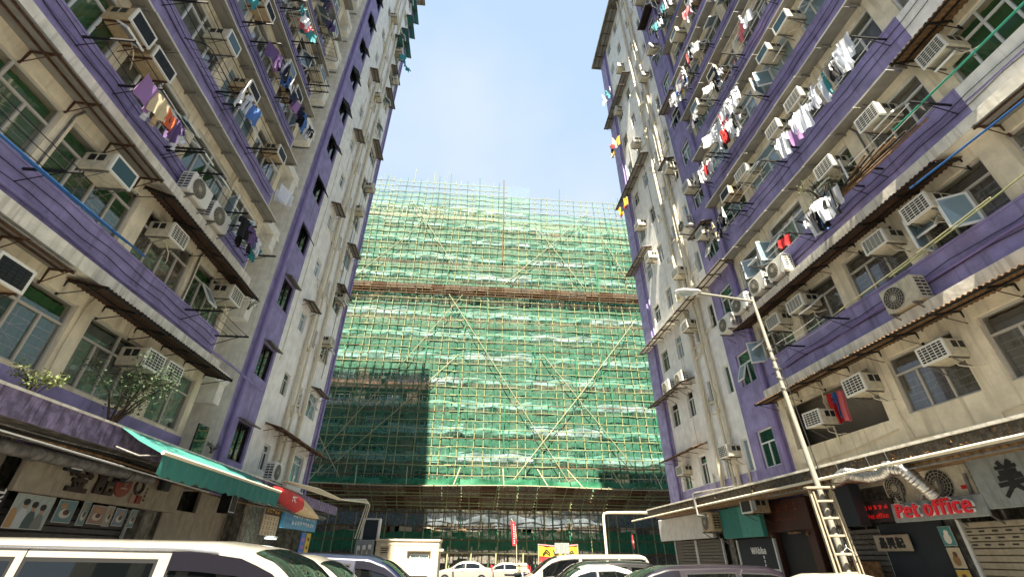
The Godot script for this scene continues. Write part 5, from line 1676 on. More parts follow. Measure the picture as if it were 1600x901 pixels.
# ---------------------------------------------------------------- street furniture
func street_things() -> void:
	# lamp post
	var t := thing("street_lamp", "tall white street lamp with one arm in front of the right block", "street lamp", move(8.32, 0, -10.8))
	var mb := MB.new()
	mb.tube([Vector3(0, 0.1, 0), Vector3(-0.09, 3.2, 0), Vector3(-0.2, 6, 0), Vector3(-0.27, 8.45, 0)], 0.075, 14, 0.042); part(t, "post", mb.mesh(), M.lamp_grey)
	mb = MB.new(); mb.tube([Vector3(-0.27, 8.3, 0), Vector3(-1.2, 8.42, 0), Vector3(-2.0, 8.5, 0)], 0.038, 10); part(t, "arm", mb.mesh(), M.lamp_grey)
	mb = MB.new()
	var g := []
	for i in 13:
		var u := i / 12.0
		var row := []
		var w := 0.15 * sqrt(maxf(0.0, 1 - pow(2 * u - 0.92, 4))) + 0.01
		for k in 12:
			var an := TAU * k / 12.0
			row.append(Vector3(-1.85 - u * 0.78, 8.52 + sin(an) * w * 0.42, cos(an) * w))
		g.append(row)
	mb.grid(g, true); part(t, "lamp_head", mb.mesh(), M.alu)
	part(t, "lens", bevm(Vector3(0.42, 0.03, 0.2), 0.012), M.glass_pale, move(-2.3, 8.455, 0))
	part(t, "base_cover", bevm(Vector3(0.26, 1.1, 0.26), 0.03), M.lamp_grey, move(0, 0.6, 0))
	for i in 5:
		mb = MB.new(); var ps := []
		for k in 9: ps.append(Vector3(-0.165 - 0.0385 * (0.3 * i) + cos(TAU * k / 8.0) * 0.09, 5.6 + 0.28 * i + 0.02 * k, sin(TAU * k / 8.0) * 0.09))
		mb.tube(ps, 0.012, 4); part(t, "strap", mb.mesh(), M.pipe_grey)
	mb = MB.new(); mb.tube([Vector3(0.06, 0.2, 0.09), Vector3(-0.02, 3.6, 0.1), Vector3(-0.13, 6.5, 0.08)], 0.012, 5); part(t, "cable", mb.mesh(), M.rubber)
	# ladder
	t = thing("step_ladder", "cream wooden ladder tied to the street lamp", "ladder", Transform3D(Basis(Vector3(0, 0, 1), 0.02), Vector3(8.16, 0.13, -10.62)) * Transform3D(Basis(Vector3.UP, -0.15), Vector3.ZERO))
	for s in [-1, 1]:
		mb = MB.new(); mb.box2(Vector3(s * 0.24 - 0.022, 0, -0.035), Vector3(s * 0.24 + 0.022, 3.05, 0.035)); part(t, "rail", mb.mesh(), M.ladder_wood)
		mb = MB.new(); mb.bar(Vector3(s * 0.24 + 0.07, 0, 0.1), Vector3(s * 0.22 + 0.03, 3.0, 0.06), 0.022, 5); part(t, "rear_rail", mb.mesh(), M.ladder_wood)
	for i in 8: part(t, "rung", bevm(Vector3(0.42, 0.05, 0.06), 0.01), M.ladder_wood, move(0, 0.35 + i * 0.35, 0))
	part(t, "top_plate", bevm(Vector3(0.66, 0.05, 0.16), 0.01), M.ladder_wood, move(0, 3.08, 0.02))
	mb = MB.new(); mb.tube([Vector3(0.02, 2.02, 0.05), Vector3(0.02, 1.96, 0.05), Vector3(-0.18, 1.82, 0.05), Vector3(0.22, 1.82, 0.05), Vector3(0.02, 1.96, 0.05)], 0.006, 4)
	one("coat_hanger", mb.mesh(), M.white_plain, "white wire coat hanger on the ladder rung", "hanger", move(8.16, 0.05, -10.52))
	# site cabin
	t = thing("site_cabin", "cream flat-roofed site cabin in the side street", "cabin", move(-3.4, 0, -29))
	part(t, "shell", bevm(Vector3(3.5, 2.45, 2.3), 0.03), M.cream, move(0, 1.23, -1.15))
	part(t, "roof_edge", bevm(Vector3(3.6, 0.12, 2.4), 0.03), M.cream, move(0, 2.5, -1.15))
	for x in [-0.95, 0.55]: part(t, "panel_joint", boxm(Vector3(0.015, 2.3, 0.01)), M.sign_beige, move(x, 1.2, 0.006))
	part(t, "joint_rail", boxm(Vector3(3.46, 0.015, 0.01)), M.sign_beige, move(0, 2.25, 0.006))
	var w := part(t, "window", window_frame(1.05, 1.0, 2, 0.0), M.alu, move(0.72, 0.85, 0.04))
	for i in 2: part(w, "pane", boxm(Vector3(0.47, 0.92, 0.01)), M.glass_pale, move(-0.25 + 0.5 * i, 0.5, -0.01))
	part(t, "window_hood", bevm(Vector3(1.3, 0.14, 0.24), 0.03), M.cream, move(0.66, 2.03, 0.1))
	part(t, "side_hood", bevm(Vector3(0.3, 0.14, 0.9), 0.03), M.cream, move(1.85, 2.03, -0.6))
	part(t, "vent", boxm(Vector3(0.36, 0.36, 0.05)), M.ac_grille, move(-1.25, 2.0, 0.0))
	for i in 4: part(t, "vent_slat", boxm(Vector3(0.38, 0.03, 0.06)), M.cream, Transform3D(Basis(Vector3.RIGHT, 0.5), Vector3(-1.25, 1.86 + i * 0.1, 0.03)))
	part(t, "vent_hood", bevm(Vector3(0.5, 0.14, 0.14), 0.02), M.cream, move(-1.25, 2.27, 0.06))
	t = thing("meter_cabinet", "grey-white service cabinet at the left of the cream cabin", "cabinet", move(-5.75, 0, -28.9))
	part(t, "body", bevm(Vector3(1.0, 2.5, 1.2), 0.03), M.sign_grey, move(0, 1.25, -0.6))
	for i in 3: part(t, "switch_box", bevm(Vector3(0.16, 0.22, 0.1), 0.01), M.sign_white, move(-0.3 + i * 0.3, 2.1 + 0.03 * i, 0.05))
	for i in 3: part(t, "cable_duct", boxm(Vector3(0.04, 1.8, 0.04)), M.pipe_white, move(-0.36 + i * 0.28, 1.1, 0.03))
	t = thing("roof_cabinet", "louvred grey unit in a white frame on the service cabinet", "unit", move(-5.6, 2.5, -29.2))
	part(t, "louvre_panel", boxm(Vector3(0.78, 0.95, 0.3)), M.navy, move(0, 0.5, -0.15))
	for s in [-1, 1]: part(t, "side_post", bevm(Vector3(0.12, 1.08, 0.4), 0.02), M.sign_white, move(s * 0.45, 0.54, -0.12))
	part(t, "head", boxm(Vector3(0.95, 0.06, 0.36)), M.sign_white, move(0, 1.05, -0.12))
	# white frame post at the right corner
	t = thing("frame_post", "white pipe post with top arm joining the right canopy", "post", move(6.55, 0, -24))
	mb = MB.new(); mb.tube([Vector3(0, 0, 0), Vector3(0, 3.5, 0), Vector3(0.06, 3.62, 0), Vector3(0.3, 3.66, 0), Vector3(2.1, 3.6, 1.2)], 0.065, 10); part(t, "pipe", mb.mesh(), M.pipe_white)
	# no entry sign
	t = thing("no_entry_sign", "round red no-entry sign turned nearly edge-on", "road sign", at(7.9, 0, -24, 1.15))
	mb = MB.new(); mb.bar(Vector3(0, 0, -0.04), Vector3(0, 2.75, -0.04), 0.035, 8); part(t, "post", mb.mesh(), M.pipe_grey)
	mb = MB.new(); mb.tube([Vector3(0, 2.42, 0), Vector3(0, 2.42, 0.02)], 0.31, 24); part(t, "disc", mb.mesh(), M.c_red)
	part(t, "white_bar", boxm(Vector3(0.42, 0.11, 0.008)), M.white_plain, move(0, 2.42, 0.024))
	# feather flag
	t = thing("feather_flag", "narrow red feather flag with white characters before the scaffold", "flag", move(3.4, 0, -36))
	mb = MB.new(); mb.tube([Vector3(0, 0, 0), Vector3(-0.02, 2.4, 0), Vector3(-0.12, 3.7, 0), Vector3(-0.42, 4.1, 0)], 0.018, 6); part(t, "pole", mb.mesh(), M.pipe_white)
	mb = MB.new(); g = []
	for i in 13:
		var u := i / 12.0
		var xr := lerpf(-0.02, -0.14, u * u); if u > 0.85: xr = -0.14 - (u - 0.85) * 1.6
		var row := []
		for j in 5:
			var v := j / 4.0
			row.append(Vector3(lerpf(xr, -0.30 - 0.18 * u + (0.0 if u < 0.85 else (u - 0.85) * 0.4), v), 2.4 + 1.68 * u, 0.03 * sin(u * 9 + v * 3)))
		g.append(row)
	mb.grid(g); part(t, "cloth", mb.mesh(), M.flag_red)
	part(t, "flag_marks", marks(1, 9, 0.12, 1.3, 0.025, 91), M.white_plain, Transform3D(Basis(Vector3(0, 0, 1), 0.06), Vector3(-0.22, 3.15, 0.05)))
	# festive banner
	t = thing("fringed_banner", "yellow banner with red border and fringe under the scaffold", "banner", move(6.8, 0, -38.6))
	mb = MB.new(); g = []
	for i in 25:
		var u := i / 24.0
		g.append([Vector3((u - 0.5) * 3.0, 2.5 - 0.1 * sin(u * PI), 0.02 * sin(i)), Vector3((u - 0.5) * 3.0, 2.1 - 0.1 * sin(u * PI), 0.05 * sin(i * 0.8)), Vector3((u - 0.5) * 3.0, 1.8 - 0.1 * sin(u * PI), 0.03 * sin(i))])
	mb.grid(g); part(t, "cloth", mb.mesh(), M.sign_yellow)
	part(t, "banner_marks", glyph([[[.05, .2], [.15, .8], [.25, .3]], [[.35, .8], [.4, .2], [.5, .5]], [[.6, .3], [.7, .8]], [[.75, .2], [.9, .7], [.95, .3]]], 2.6, 0.45, 0.07, 0.02), M.ink, move(0, 2.06, 0.06))
	for i in 30: part(t, "fringe", boxm(Vector3(0.07, 0.36, 0.02)), M.c_red, move(-1.45 + i * 0.1, 1.6, 0.02 * sin(i)))
	mb = MB.new(); mb.tube([Vector3(-1.52, 2.54, 0), Vector3(0, 2.42, 0), Vector3(1.52, 2.54, 0)], 0.05, 6); part(t, "border", mb.mesh(), M.c_pink)
	for s in [-1, 1]:
		mb = MB.new(); mb.bar(Vector3(s * 1.52, 0, 0), Vector3(s * 1.52, 2.6, 0), 0.04, 6); part(t, "pole", mb.mesh(), M.bamboo_pale)
	t = thing("traffic_board", "blank grey back of a road sign before the yellow banner", "road sign", move(6.25, 0, -34))
	mb = MB.new(); mb.bar(Vector3(0, 0, 0), Vector3(0, 2.6, 0), 0.04, 8); part(t, "post", mb.mesh(), M.pipe_grey)
	part(t, "board", bevm(Vector3(1.0, 0.62, 0.03), 0.01), M.sign_grey, move(0, 2.25, 0.03))
	# motorcycles
	for q in [[3.9, -33.0, 0.5, true, "motorcycle with a white delivery box near the sedans"], [3.0, -32.6, -0.4, false, "dark motorcycle with tall mirrors near the sedans"]]:
		t = thing("motorcycle", q[4], "motorcycle", at(q[0], 0, q[1], q[2]), "motorcycles by the scaffold")
		for x in [-0.62, 0.62]:
			mb = MB.new(); var ps := []
			for k in 17: ps.append(Vector3(x + cos(TAU * k / 16.0) * 0.25, 0.31 + sin(TAU * k / 16.0) * 0.25, 0))
			mb.tube(ps, 0.06, 6); part(t, "wheel", mb.mesh(), M.tyre)
		part(t, "engine", bevm(Vector3(0.5, 0.32, 0.28), 0.06), M.black_metal, move(0, 0.42, 0))
		part(t, "tank", bevm(Vector3(0.5, 0.24, 0.26), 0.08), M.car_black, move(0.14, 0.78, 0))
		part(t, "seat", bevm(Vector3(0.62, 0.12, 0.24), 0.04), M.rubber, move(-0.4, 0.78, 0))
		mb = MB.new(); mb.tube([Vector3(0.62, 0.31, 0.1), Vector3(0.42, 0.95, 0.08)], 0.03, 6); mb.tube([Vector3(0.62, 0.31, -0.1), Vector3(0.42, 0.95, -0.08)], 0.03, 6); part(t, "fork", mb.mesh(), M.alu)
		mb = MB.new(); mb.tube([Vector3(0.3, 1.02, 0.36), Vector3(0.42, 1.0, 0.1), Vector3(0.42, 1.0, -0.1), Vector3(0.3, 1.02, -0.36)], 0.02, 6); part(t, "handlebar", mb.mesh(), M.black_metal)
		for s in [-1, 1]:
			mb = MB.new(); mb.bar(Vector3(0.36, 1.0, s * 0.28), Vector3(0.34, 1.25, s * 0.34), 0.01, 5); mb.bev(Vector3(0.34, 1.29, s * 0.36), Vector3(0.04, 0.1, 0.14), 0.015); part(t, "mirror", mb.mesh(), M.black_metal)
		part(t, "headlight", bevm(Vector3(0.12, 0.2, 0.2), 0.05), M.chrome, move(0.55, 0.9, 0))
		if q[3]:
			part(t, "delivery_box", bevm(Vector3(0.5, 0.5, 0.5), 0.04), M.cream, move(-0.55, 1.16, 0))
			part(t, "box_strap", boxm(Vector3(0.51, 0.03, 0.51)), M.ink, move(-0.55, 1.26, 0))

func block_behind() -> void:
	# the block that closes the street behind the viewer; the cars' glass mirrors it
	var t := thing("apartment_block", "beige block behind the viewer, mirrored dark in the van windows", "building", move(0, 0, 34))
	part(t, "wall", boxm(Vector3(64, 25, 10), Vector3(0, 12.5, 5)), M.beige)
	for f in 8:
		part(t, "parapet_band", boxm(Vector3(63, 0.9, 0.3)), M.purple, move(0, 3.4 + f * 2.8, -0.15))
		for i in 16:
			part(t, "window", boxm(Vector3(2.6, 1.3, 0.06)), M.glass_dark, move(-29 + i * 3.85, 4.75 + f * 2.8, -0.04))

func ground() -> void:
	var b := MB.new()
	b.q(Vector3(-250, 0, 150), Vector3(250, 0, 150), Vector3(250, 0, -250), Vector3(-250, 0, -250))
	struct("road", b.mesh(), M.asphalt)
	b = MB.new(); b.box2(Vector3(-20, 0.0, -23.4), Vector3(-6.6, 0.13, 30)); struct("pavement_left", b.mesh(), M.pavement)
	b = MB.new(); b.box2(Vector3(7.7, 0.0, -23.3), Vector3(22, 0.13, 30)); struct("pavement_right", b.mesh(), M.pavement)
	b = MB.new()
	for s in range(0, 8):
		b.q(Vector3(-6.4, 0.004, -4.7 - s * 2.75), Vector3(-1.2, 0.004, -4.7 - s * 2.75), Vector3(-1.2, 0.004, -4.8 - s * 2.75), Vector3(-6.4, 0.004, -4.8 - s * 2.75))
		b.q(Vector3(3.0, 0.004, -8.0 - s * 2.75), Vector3(7.5, 0.004, -8.0 - s * 2.75), Vector3(7.5, 0.004, -8.1 - s * 2.75), Vector3(3.0, 0.004, -8.1 - s * 2.75))
	struct("parking_lines", b.mesh(), M.paint)

func scaled(st: Array, sx: float, sy: float) -> Array:
	var o := []
	for r in st: o.append([r[0] * sx, r[1] * sy, r[2], r[3] * sy])
	return o

func vehicles() -> void:
	var sedan := [[2.25, .62, .7, .55], [2.1, .78, .75, .7], [1.3, .95, .74, .88], [1.05, 1.0, .72, .92], [.35, 1.36, .60, .93], [0.0, 1.44, .58, .94], [-.7, 1.45, .58, .95], [-1.15, 1.36, .59, .96], [-1.75, 1.06, .68, .98], [-2.1, 1.02, .7, .95], [-2.25, .75, .7, .7]]
	var mpv := [[2.35, .7, .7, .6], [2.2, .9, .75, .8], [1.7, 1.08, .76, .98], [1.5, 1.13, .74, 1.02], [.65, 1.68, .67, 1.04], [.3, 1.78, .66, 1.05], [-1, 1.82, .66, 1.06], [-1.9, 1.79, .66, 1.06], [-2.2, 1.68, .67, 1.06], [-2.33, 1.1, .7, 1.0], [-2.35, .7, .7, .6]]
	var van := [[2.35, .75, .75, .6], [2.28, 1.0, .78, .9], [2.1, 1.1, .79, 1.02], [1.25, 1.76, .76, 1.06], [.95, 1.86, .755, 1.06], [.5, 1.91, .755, 1.06], [-2.0, 1.93, .755, 1.06], [-2.25, 1.85, .755, 1.05], [-2.35, 1.0, .77, .9]]
	var v := car("van", "cream white van nearest on the left with dark windows", "van", M.car_white, 4.7, 1.7, van, [[1.62, .3, 1], [.12, -1.1], [-1.25, -2.15]], [1.95, 1.05], [-2.34, -2.27], at(-3.3, 0, -6.35), true, true)
	var b := MB.new(); b.tube([Vector3(-0.25, 1.2, 0.86), Vector3(-0.3, 1.42, 0.83), Vector3(-0.36, 1.47, 0.825), Vector3(-0.95, 1.47, 0.825), Vector3(-1.02, 1.42, 0.83), Vector3(-1.05, 1.2, 0.86)], 0.008, 5); part(v, "window_rail", b.mesh(), M.alu)
	part(v, "window_sticker", boxm(Vector3(0.22, 0.2, 0.004)), M.teal_cloth, Transform3D(Basis(Vector3.RIGHT, -0.13), Vector3(-0.12, 1.40, 0.852)))
	car("minivan", "white minivan parked behind the cream van", "car", M.car_white, 4.7, 1.7, mpv, [[1.25, .1, 1], [-.05, -1.1, 1], [-1.25, -2.1]], [1.42, .6], [-2.32, -2.22], at(-2.96, 0, -9.15), true)
	car("minivan", "dark blue minivan farthest in the left row", "car", M.car_blue, 4.7, 1.7, mpv, [[1.25, .1, 1], [-.05, -1.1], [-1.25, -2.1]], [1.42, .6], [-2.32, -2.22], at(-2.42, 0, -11.85), true)
	car("minivan", "dark plum people carrier at the front of the right row", "car", M.car_plum, 5.4, 1.75, scaled(mpv, 1.15, 0.91), [[1.4, .15, 1], [-.05, -1.25], [-1.4, -2.4]], [1.6, .7], [-2.66, -2.55], at(5.18, 0, -12.85, PI), true)
	car("saloon_car", "silver saloon between the plum carrier and black car", "car", M.car_silver, 4.5, 1.75, scaled(sedan, 1.0, 1.09), [[.85, -.1], [-.2, -1.2]], [1.0, .3], [-1.2, -1.72], at(3.67, 0, -15.85, PI))
	car("minivan", "black car with roof reflections behind the silver saloon", "car", M.car_black, 4.7, 1.75, scaled(mpv, 1.0, 0.92), [[1.25, .1], [-.05, -1.1], [-1.25, -2.1]], [1.42, .6], [-2.32, -2.22], at(4.55, 0, -18.85, PI), true)
	car("van", "cream white van at the far end of the right row", "van", M.car_white, 5.4, 1.75, scaled(van, 1.18, 0.98), [[1.9, .4, 1], [.2, -1.3], [-1.45, -2.5]], [2.3, 1.25], [-2.76, -2.68], at(5.04, 0, -22.4, PI))
	car("saloon_car", "pale saloon roof peeping in at the lower right", "car", M.car_pearl, 4.5, 1.75, scaled(sedan, 1.0, 1.075), [[.85, -.1], [-.2, -1.2]], [1.0, .3], [-1.2, -1.72], at(6.55, 0, -9.45, PI))
	car("saloon_car", "white saloon nearest the cream cabin by the scaffold", "car", M.car_white, 4.3, 1.7, scaled(sedan, 0.95, 1.0), [[.85, -.1], [-.2, -1.15]], [.95, .3], [-1.15, -1.66], at(-0.3, 0, -38.8, PI))
	car("saloon_car", "white saloon partly hidden behind the motorcycles", "car", M.car_white, 4.3, 1.7, scaled(sedan, 0.95, 0.95), [[.85, -.1], [-.2, -1.15]], [.95, .3], [-1.15, -1.66], at(2.6, 0, -39.6, PI))

# ---------------------------------------------------------------- plants
func shrub(called: String, label: String, xf: Transform3D, size: float, leaves: int, lm: Material, seed_: int, pot: bool) -> void:
	var t := thing(called, label, "plant", xf)
	var r := RandomNumberGenerator.new(); r.seed = seed_
	var tips := []
	var st := MB.new()
	for i in 9:
		var an := r.randf() * TAU
		var base := Vector3(r.randf_range(-0.04, 0.04), 0, r.randf_range(-0.04, 0.04))
		var mid := base + Vector3(cos(an) * 0.25, r.randf_range(0.35, 0.6), sin(an) * 0.18) * size
		var tip := mid + Vector3(cos(an) * r.randf_range(0.1, 0.5), r.randf_range(0.05, 0.45), sin(an) * 0.3) * size
		st.tube([base, mid, tip], 0.02 * size, 5, 0.004)
		for k in 6: tips.append(mid.lerp(tip, k / 5.0))
		tips.append(tip)
	part(t, "stems", st.mesh(), M.bark)
	var lv := MB.new()
	for i in leaves:
		var p: Vector3 = tips[r.randi() % tips.size()] + Vector3(r.randf_range(-1, 1), r.randf_range(-1, 1), r.randf_range(-1, 1)) * 0.13 * size
		var bs := Basis(Vector3(r.randf_range(-1, 1), r.randf_range(-1, 1), r.randf_range(-1, 1)).normalized(), r.randf() * TAU)
		lv.X = Transform3D(bs, p)
		var z := r.randf_range(0.018, 0.042)
		lv.q(Vector3(-z, 0, 0), Vector3(0, z * 0.15, -z * 0.5), Vector3(z, 0, 0), Vector3(0, z * 0.15, z * 0.5))
	var f := part(t, "foliage", lv.mesh(), lm)
	if pot:
		var pm := MB.new(); pm.tube([Vector3(0, -0.28, 0), Vector3(0, 0.02, 0)], 0.12, 12, 0.17); part(t, "pot", pm.mesh(), M.rust_light)

# ---------------------------------------------------------------- facade clutter
func facade_things() -> void:
	# air conditioners read off the photograph, nearest storeys first
	for q in [[6.34, 0], [9.97, 0], [10.75, 0], [6.99, 1], [9.05, 1], [11.94, 1], [5.7, 2], [6.48, 2], [7.63, 3], [9.1, 3], [11.6, 3], [10.2, 4], [11.2, 4], [8.2, 4], [9.9, 5], [12.2, 5], [11.8, 6], [10.2, 6]]:
		add_ac(1, q[0], q[1], ek(q[1]) + 1.85, (0 if q[1] in [0, 1] and q[0] > 7 else (2 if rng.randf() < 0.5 else 1)))
	for q in [[4.7, 2], [6.39, 2], [8.02, 2], [7.92, 3], [9.0, 3], [6.51, 1], [7.69, 1], [7.71, 0], [9.84, 0], [11.88, 1], [10.72, 1], [7.09, 4], [8.12, 4], [10.62, 4], [11.5, 4], [10.94, 3], [12.06, 3], [12.34, 5], [11.37, 6]]:
		add_ac(-1, q[0], q[1], ek(q[1]) + 1.85, 0 if q[1] < 2 else (2 if q[1] > 3 else rng.randi() % 2))
	add_ac(-1, 11.6, 0, ek(0) + 1.5, 0)
	for q in [[16.46, 0], [20.6, 0], [17.3, 2], [17.2, 3], [19.9, 4], [15.8, 5], [14.5, 3], [14.6, 4], [20.5, 5], [19.0, 7], [16.2, 8], [20.8, 9], [19.2, 10], [14.6, 8], [14.5, 10]]:
		add_ac(-1, q[0], q[1], ek(q[1]) + (1.85 if q[0] < 15.5 else 1.55), 0)
	for q in [[20.9, 2], [21.6, 3], [20.8, 5], [21.8, 6], [19.2, 8], [21.7, 10], [18.6, 11], [21.2, 11]]:
		add_ac(1, q[0], q[1], ek(q[1]) + 1.6, 0)
	for side in [1, -1]:
		var bs: Array = [11.6, 9.5, 7.15] if side > 0 else [12.6, 10.4, 8.4, 6.2]
		for k in range(4, 16 if side > 0 else 13):
			for s in bs:
				if s < 8.0 - 0.1 and k > 6: continue
				if rng.randf() < 0.72: add_ac(side, s + rnd(-0.5, 0.5), k, ek(k) + rnd(1.75, 1.95), 2 if rng.randf() < 0.6 else 1)
	add_condenser(1, 9.0, 2, ek(2) + 0.32, 0.16, 0.0)
	add_condenser(1, 10.05, 2, ek(2) + 0.32, 0.16, 0.0)
	add_condenser(1, 17.5, 0, 3.95, 0.5, 0.0)
	add_condenser(-1, 7.75, 1, ek(1) + 0.3, 0.16, 0.0, M.ac_body)
	add_condenser(-1, 10.95, 2, ek(2) + 0.35, 0.16, 0.0)
	add_condenser(-1, 12.0, 2, ek(2) + 0.4, 0.16, 0.0)
	add_condenser(-1, 13.2, 2, ek(2) + 0.3, 0.16, 0.0)
	add_condenser(-1, 14.4, 2, ek(2) + 0.1, 0.12, 0.0)
	add_condenser(-1, 19.0, 1, ek(1) + 2.35, 0.12, 0.0)
	add_condenser(-1, 20.5, 1, ek(1) + 2.45, 0.12, 0.0)
	add_condenser(-1, 15.6, 4, ek(4) + 0.3, 0.12, 0.0)
	# awnings
	add_awning(1, 7.6, 12.75, 0, 6.15, 0.82, 0.16, M.rust, "long rusty corrugated")
	add_awning(1, 8.0, 12.7, 1, ek(2) - 0.12, 0.82, 0.3, M.rust, "dark corrugated")
	add_awning(1, 2.0, 7.9, 1, ek(2) - 0.04, 0.5, 0.04, M.eave, "flat grey sheet", false)
	add_awning(1, 2.5, 7.3, 0, 6.14, 0.45, 0.04, M.eave, "flat grey sheet", false)
	add_awning(-1, 5.0, 13.5, 0, 6.16, 0.8, 0.14, M.rust_light, "long rust-brown corrugated")
	add_awning(-1, 5.6, 13.6, 1, ek(2) - 0.08, 0.8, 0.22, M.rust, "long dark corrugated")
	add_awning(-1, 3.4, 5.3, 2, ek(3) - 0.1, 0.75, 0.25, M.rust_light, "rusty red corrugated")
	add_awning(-1, 2.6, 4.9, 1, ek(2) - 0.05, 0.6, 0.1, M.eave, "short grey sheet", false)
	add_awning(-1, 18.4, 22.2, 0, 5.95, 0.75, 0.25, M.timber, "weathered timber sheet", false)
	add_awning(-1, 18.3, 22.6, 1, 8.75, 0.75, 0.25, M.eave, "brown flat sheet", false)
	add_awning(-1, 13.4, 22.9, 2, ek(3) + 0.0, 0.6, 0.08, M.stripe, "very long pale sheet", false)
	add_awning(-1, 18.0, 23.3, 6, ek(7) - 0.1, 0.6, 0.1, M.eave, "long grey sheet", false)
	add_awning(-1, 20.0, 23.3, 4, ek(5) - 0.1, 0.6, 0.1, M.eave, "grey sheet", false)
	add_awning(-1, 15.6, 16.6, 5, ek(6) - 0.35, 0.55, 0.1, M.eave, "short grey sheet", false)
	add_awning(-1, 18.2, 23.2, 9, ek(10) - 0.1, 0.6, 0.1, M.eave, "long grey sheet", false)
	add_awning(-1, 13.6, 15.2, 6, ek(7) - 0.3, 0.55, 0.12, M.eave, "short grey sheet", false)
	add_awning(-1, 13.6, 15.2, 9, ek(10) - 0.3, 0.55, 0.12, M.black_metal, "black sheet", false)
	add_awning(-1, 18.0, 23.2, 12, ek(13) - 0.3, 0.7, 0.1, M.eave, "long grey sheet", false)
	add_awning(-1, 14.0, 15.4, 3, ek(4) - 0.3, 0.55, 0.15, M.eave, "dark grey sheet", false)
	for q in [[20.6, 22.4, 3], [20.8, 22.3, 4], [17.4, 18.5, 4], [17.4, 18.6, 2], [20.7, 22.3, 1], [20.6, 22.4, 7], [17.5, 18.5, 6], [20.7, 22.5, 9], [17.4, 18.4, 8], [17.4, 18.6, 12], [17.3, 19.0, 14], [20.7, 22.4, 10]]:
		add_awning(1, q[0], q[1], q[2], ek(q[2]) + 2.3, 0.5, 0.12, M.eave, "small grey sheet", false)
	for q in [[21.0, 23.6, 12], [21.4, 23.5, 13], [20.0, 22.2, 11], [21.2, 23.7, 14], [19.4, 21.6, 15]]:
		add_awning(1, q[0], q[1], q[2], ek(q[2]) + 2.3, 0.55, 0.15, M.teal_sheet, "small teal sheet", false)
	add_awning(1, 17.2, 23.2, 0, 5.95, 0.7, 0.2, M.timber, "weathered timber sheet", false)
	# poles and sticks
	pole(1, 4.2, 8.02, 1, 6.82, 6.98, 0.8, 0.8, 0.022, M.blue_pole, "long blue")
	pole(1, 5.3, 7.6, 1, 6.9, 7.0, 0.7, 0.72, 0.02, M.blue_pole, "short blue")
	pole(-1, 2.6, 5.9, 2, 9.95, 10.0, 0.75, 0.75, 0.02, M.green_pole, "bright green")
	pole(-1, 2.6, 6.2, 1, 8.4, 8.52, 0.8, 0.8, 0.02, M.blue_pole, "dark blue")
	pole(-1, 5.2, 9.4, 1, 7.35, 7.15, 0.75, 0.7, 0.015, M.bamboo_pale, "cream bamboo")
	pole(-1, 4.5, 7.6, 1, 7.45, 7.2, 0.62, 0.66, 0.014, M.bamboo, "straw bamboo")
	for i in 7: pole(-1, 5.4 + 0.2 * i, 8.3 + 0.1 * (i % 3), 2, ek(2) + 0.80 + 0.03 * i, ek(2) + 0.86 + 0.02 * (i % 4), 0.5 + 0.06 * i, 0.55 + 0.05 * (i % 3), 0.022, [M.timber, M.bamboo_dark, M.bark][i % 3], "weathered timber")
	# drying racks and hoops
	for q in [[1, 5.3, 7.9, 2], [1, 3.6, 5.9, 1], [1, 6.0, 8.4, 3], [1, 8.8, 10.4, 3], [1, 8.6, 10.6, 4], [1, 10.8, 12.4, 1], [1, 9.0, 12.0, 5], [-1, 5.2, 7.0, 2], [-1, 5.4, 8.8, 3], [-1, 9.4, 11.4, 3], [-1, 9.6, 11.4, 2], [-1, 9.0, 11.6, 4], [-1, 11.6, 13.2, 4], [-1, 9.6, 11.4, 1], [-1, 11.8, 13.2, 3], [-1, 7.2, 9.2, 5], [-1, 10.4, 12.6, 6]]:
		rack(q[0], q[1], q[2], q[3], ek(q[3]) + 1.0, 0.62, 3, M.alu if q[0] < 0 else M.black_metal)
	for side in [1, -1]:
		var bs: Array = [[10.8, 12.3], [8.7, 10.2], [6.3, 8.0]] if side > 0 else [[11.8, 13.2], [9.7, 11.2], [7.6, 9.1]]
		for k in range(2, 10):
			for b in bs:
				if b[0] < 8.0 and k > 6: continue
				if rng.randf() < 0.3:
					rack(side, b[0], b[1], k, ek(k) + 1.0, rnd(0.5, 0.75), 3, M.alu if rng.randf() < 0.5 else M.black_metal)
					if rng.randf() < 0.55: laundry_line(side, b[0], b[0] + rnd(0.7, 1.5), k, ek(k) + 0.9, 0.85, [["c_white", "c_grey", "c_blue"], ["c_navy", "c_white", "c_black"], ["film", "c_cream", "c_purple"], ["c_teal", "c_white", "c_pink"]][rng.randi() % 4], 0.28, 0.7)
	for k in range(5, 13):
		for s in [12.4, 10.3, 8.3]:
			if s < 9 and k > 7: continue
			if rng.randf() < 0.4: laundry_line(-1, s - 0.6, s + rnd(0.1, 0.6), k, ek(k) + rnd(1.0, 1.3), 0.75, [["c_white", "c_navy", "c_grey"], ["c_black", "c_cream", "c_white"], ["film", "c_white", "c_pink"], ["c_blue", "c_white", "c_yellow"]][rng.randi() % 4], 0.24, 0.6)
	hoop_rack(1, 7.6, 3, ek(3) + 0.9, 1.5, 0.7)
	hoop_rack(1, 11.0, 2, ek(2) + 0.85, 1.2, 0.7)
	hoop_rack(1, 11.9, 6, ek(6) + 0.85, 1.2, 0.7)
	hoop_rack(-1, 12.5, 3, ek(3) + 0.9, 1.3, 0.7)
	hoop_rack(-1, 10.6, 5, ek(5) + 0.85, 1.4, 0.7)
	# laundry
	garment(1, 6.1, 2, ek(2) + 0.88, 0.92, 0.6, 0.6, 0, "c_lilac", 0.15)
	garment(1, 6.45, 2, ek(2) + 0.86, 0.94, 0.4, 0.5, 0, "c_cream", -0.1)
	garment(1, 6.8, 2, ek(2) + 0.84, 0.92, 0.4, 0.4, 0, "c_orange", 0.1)
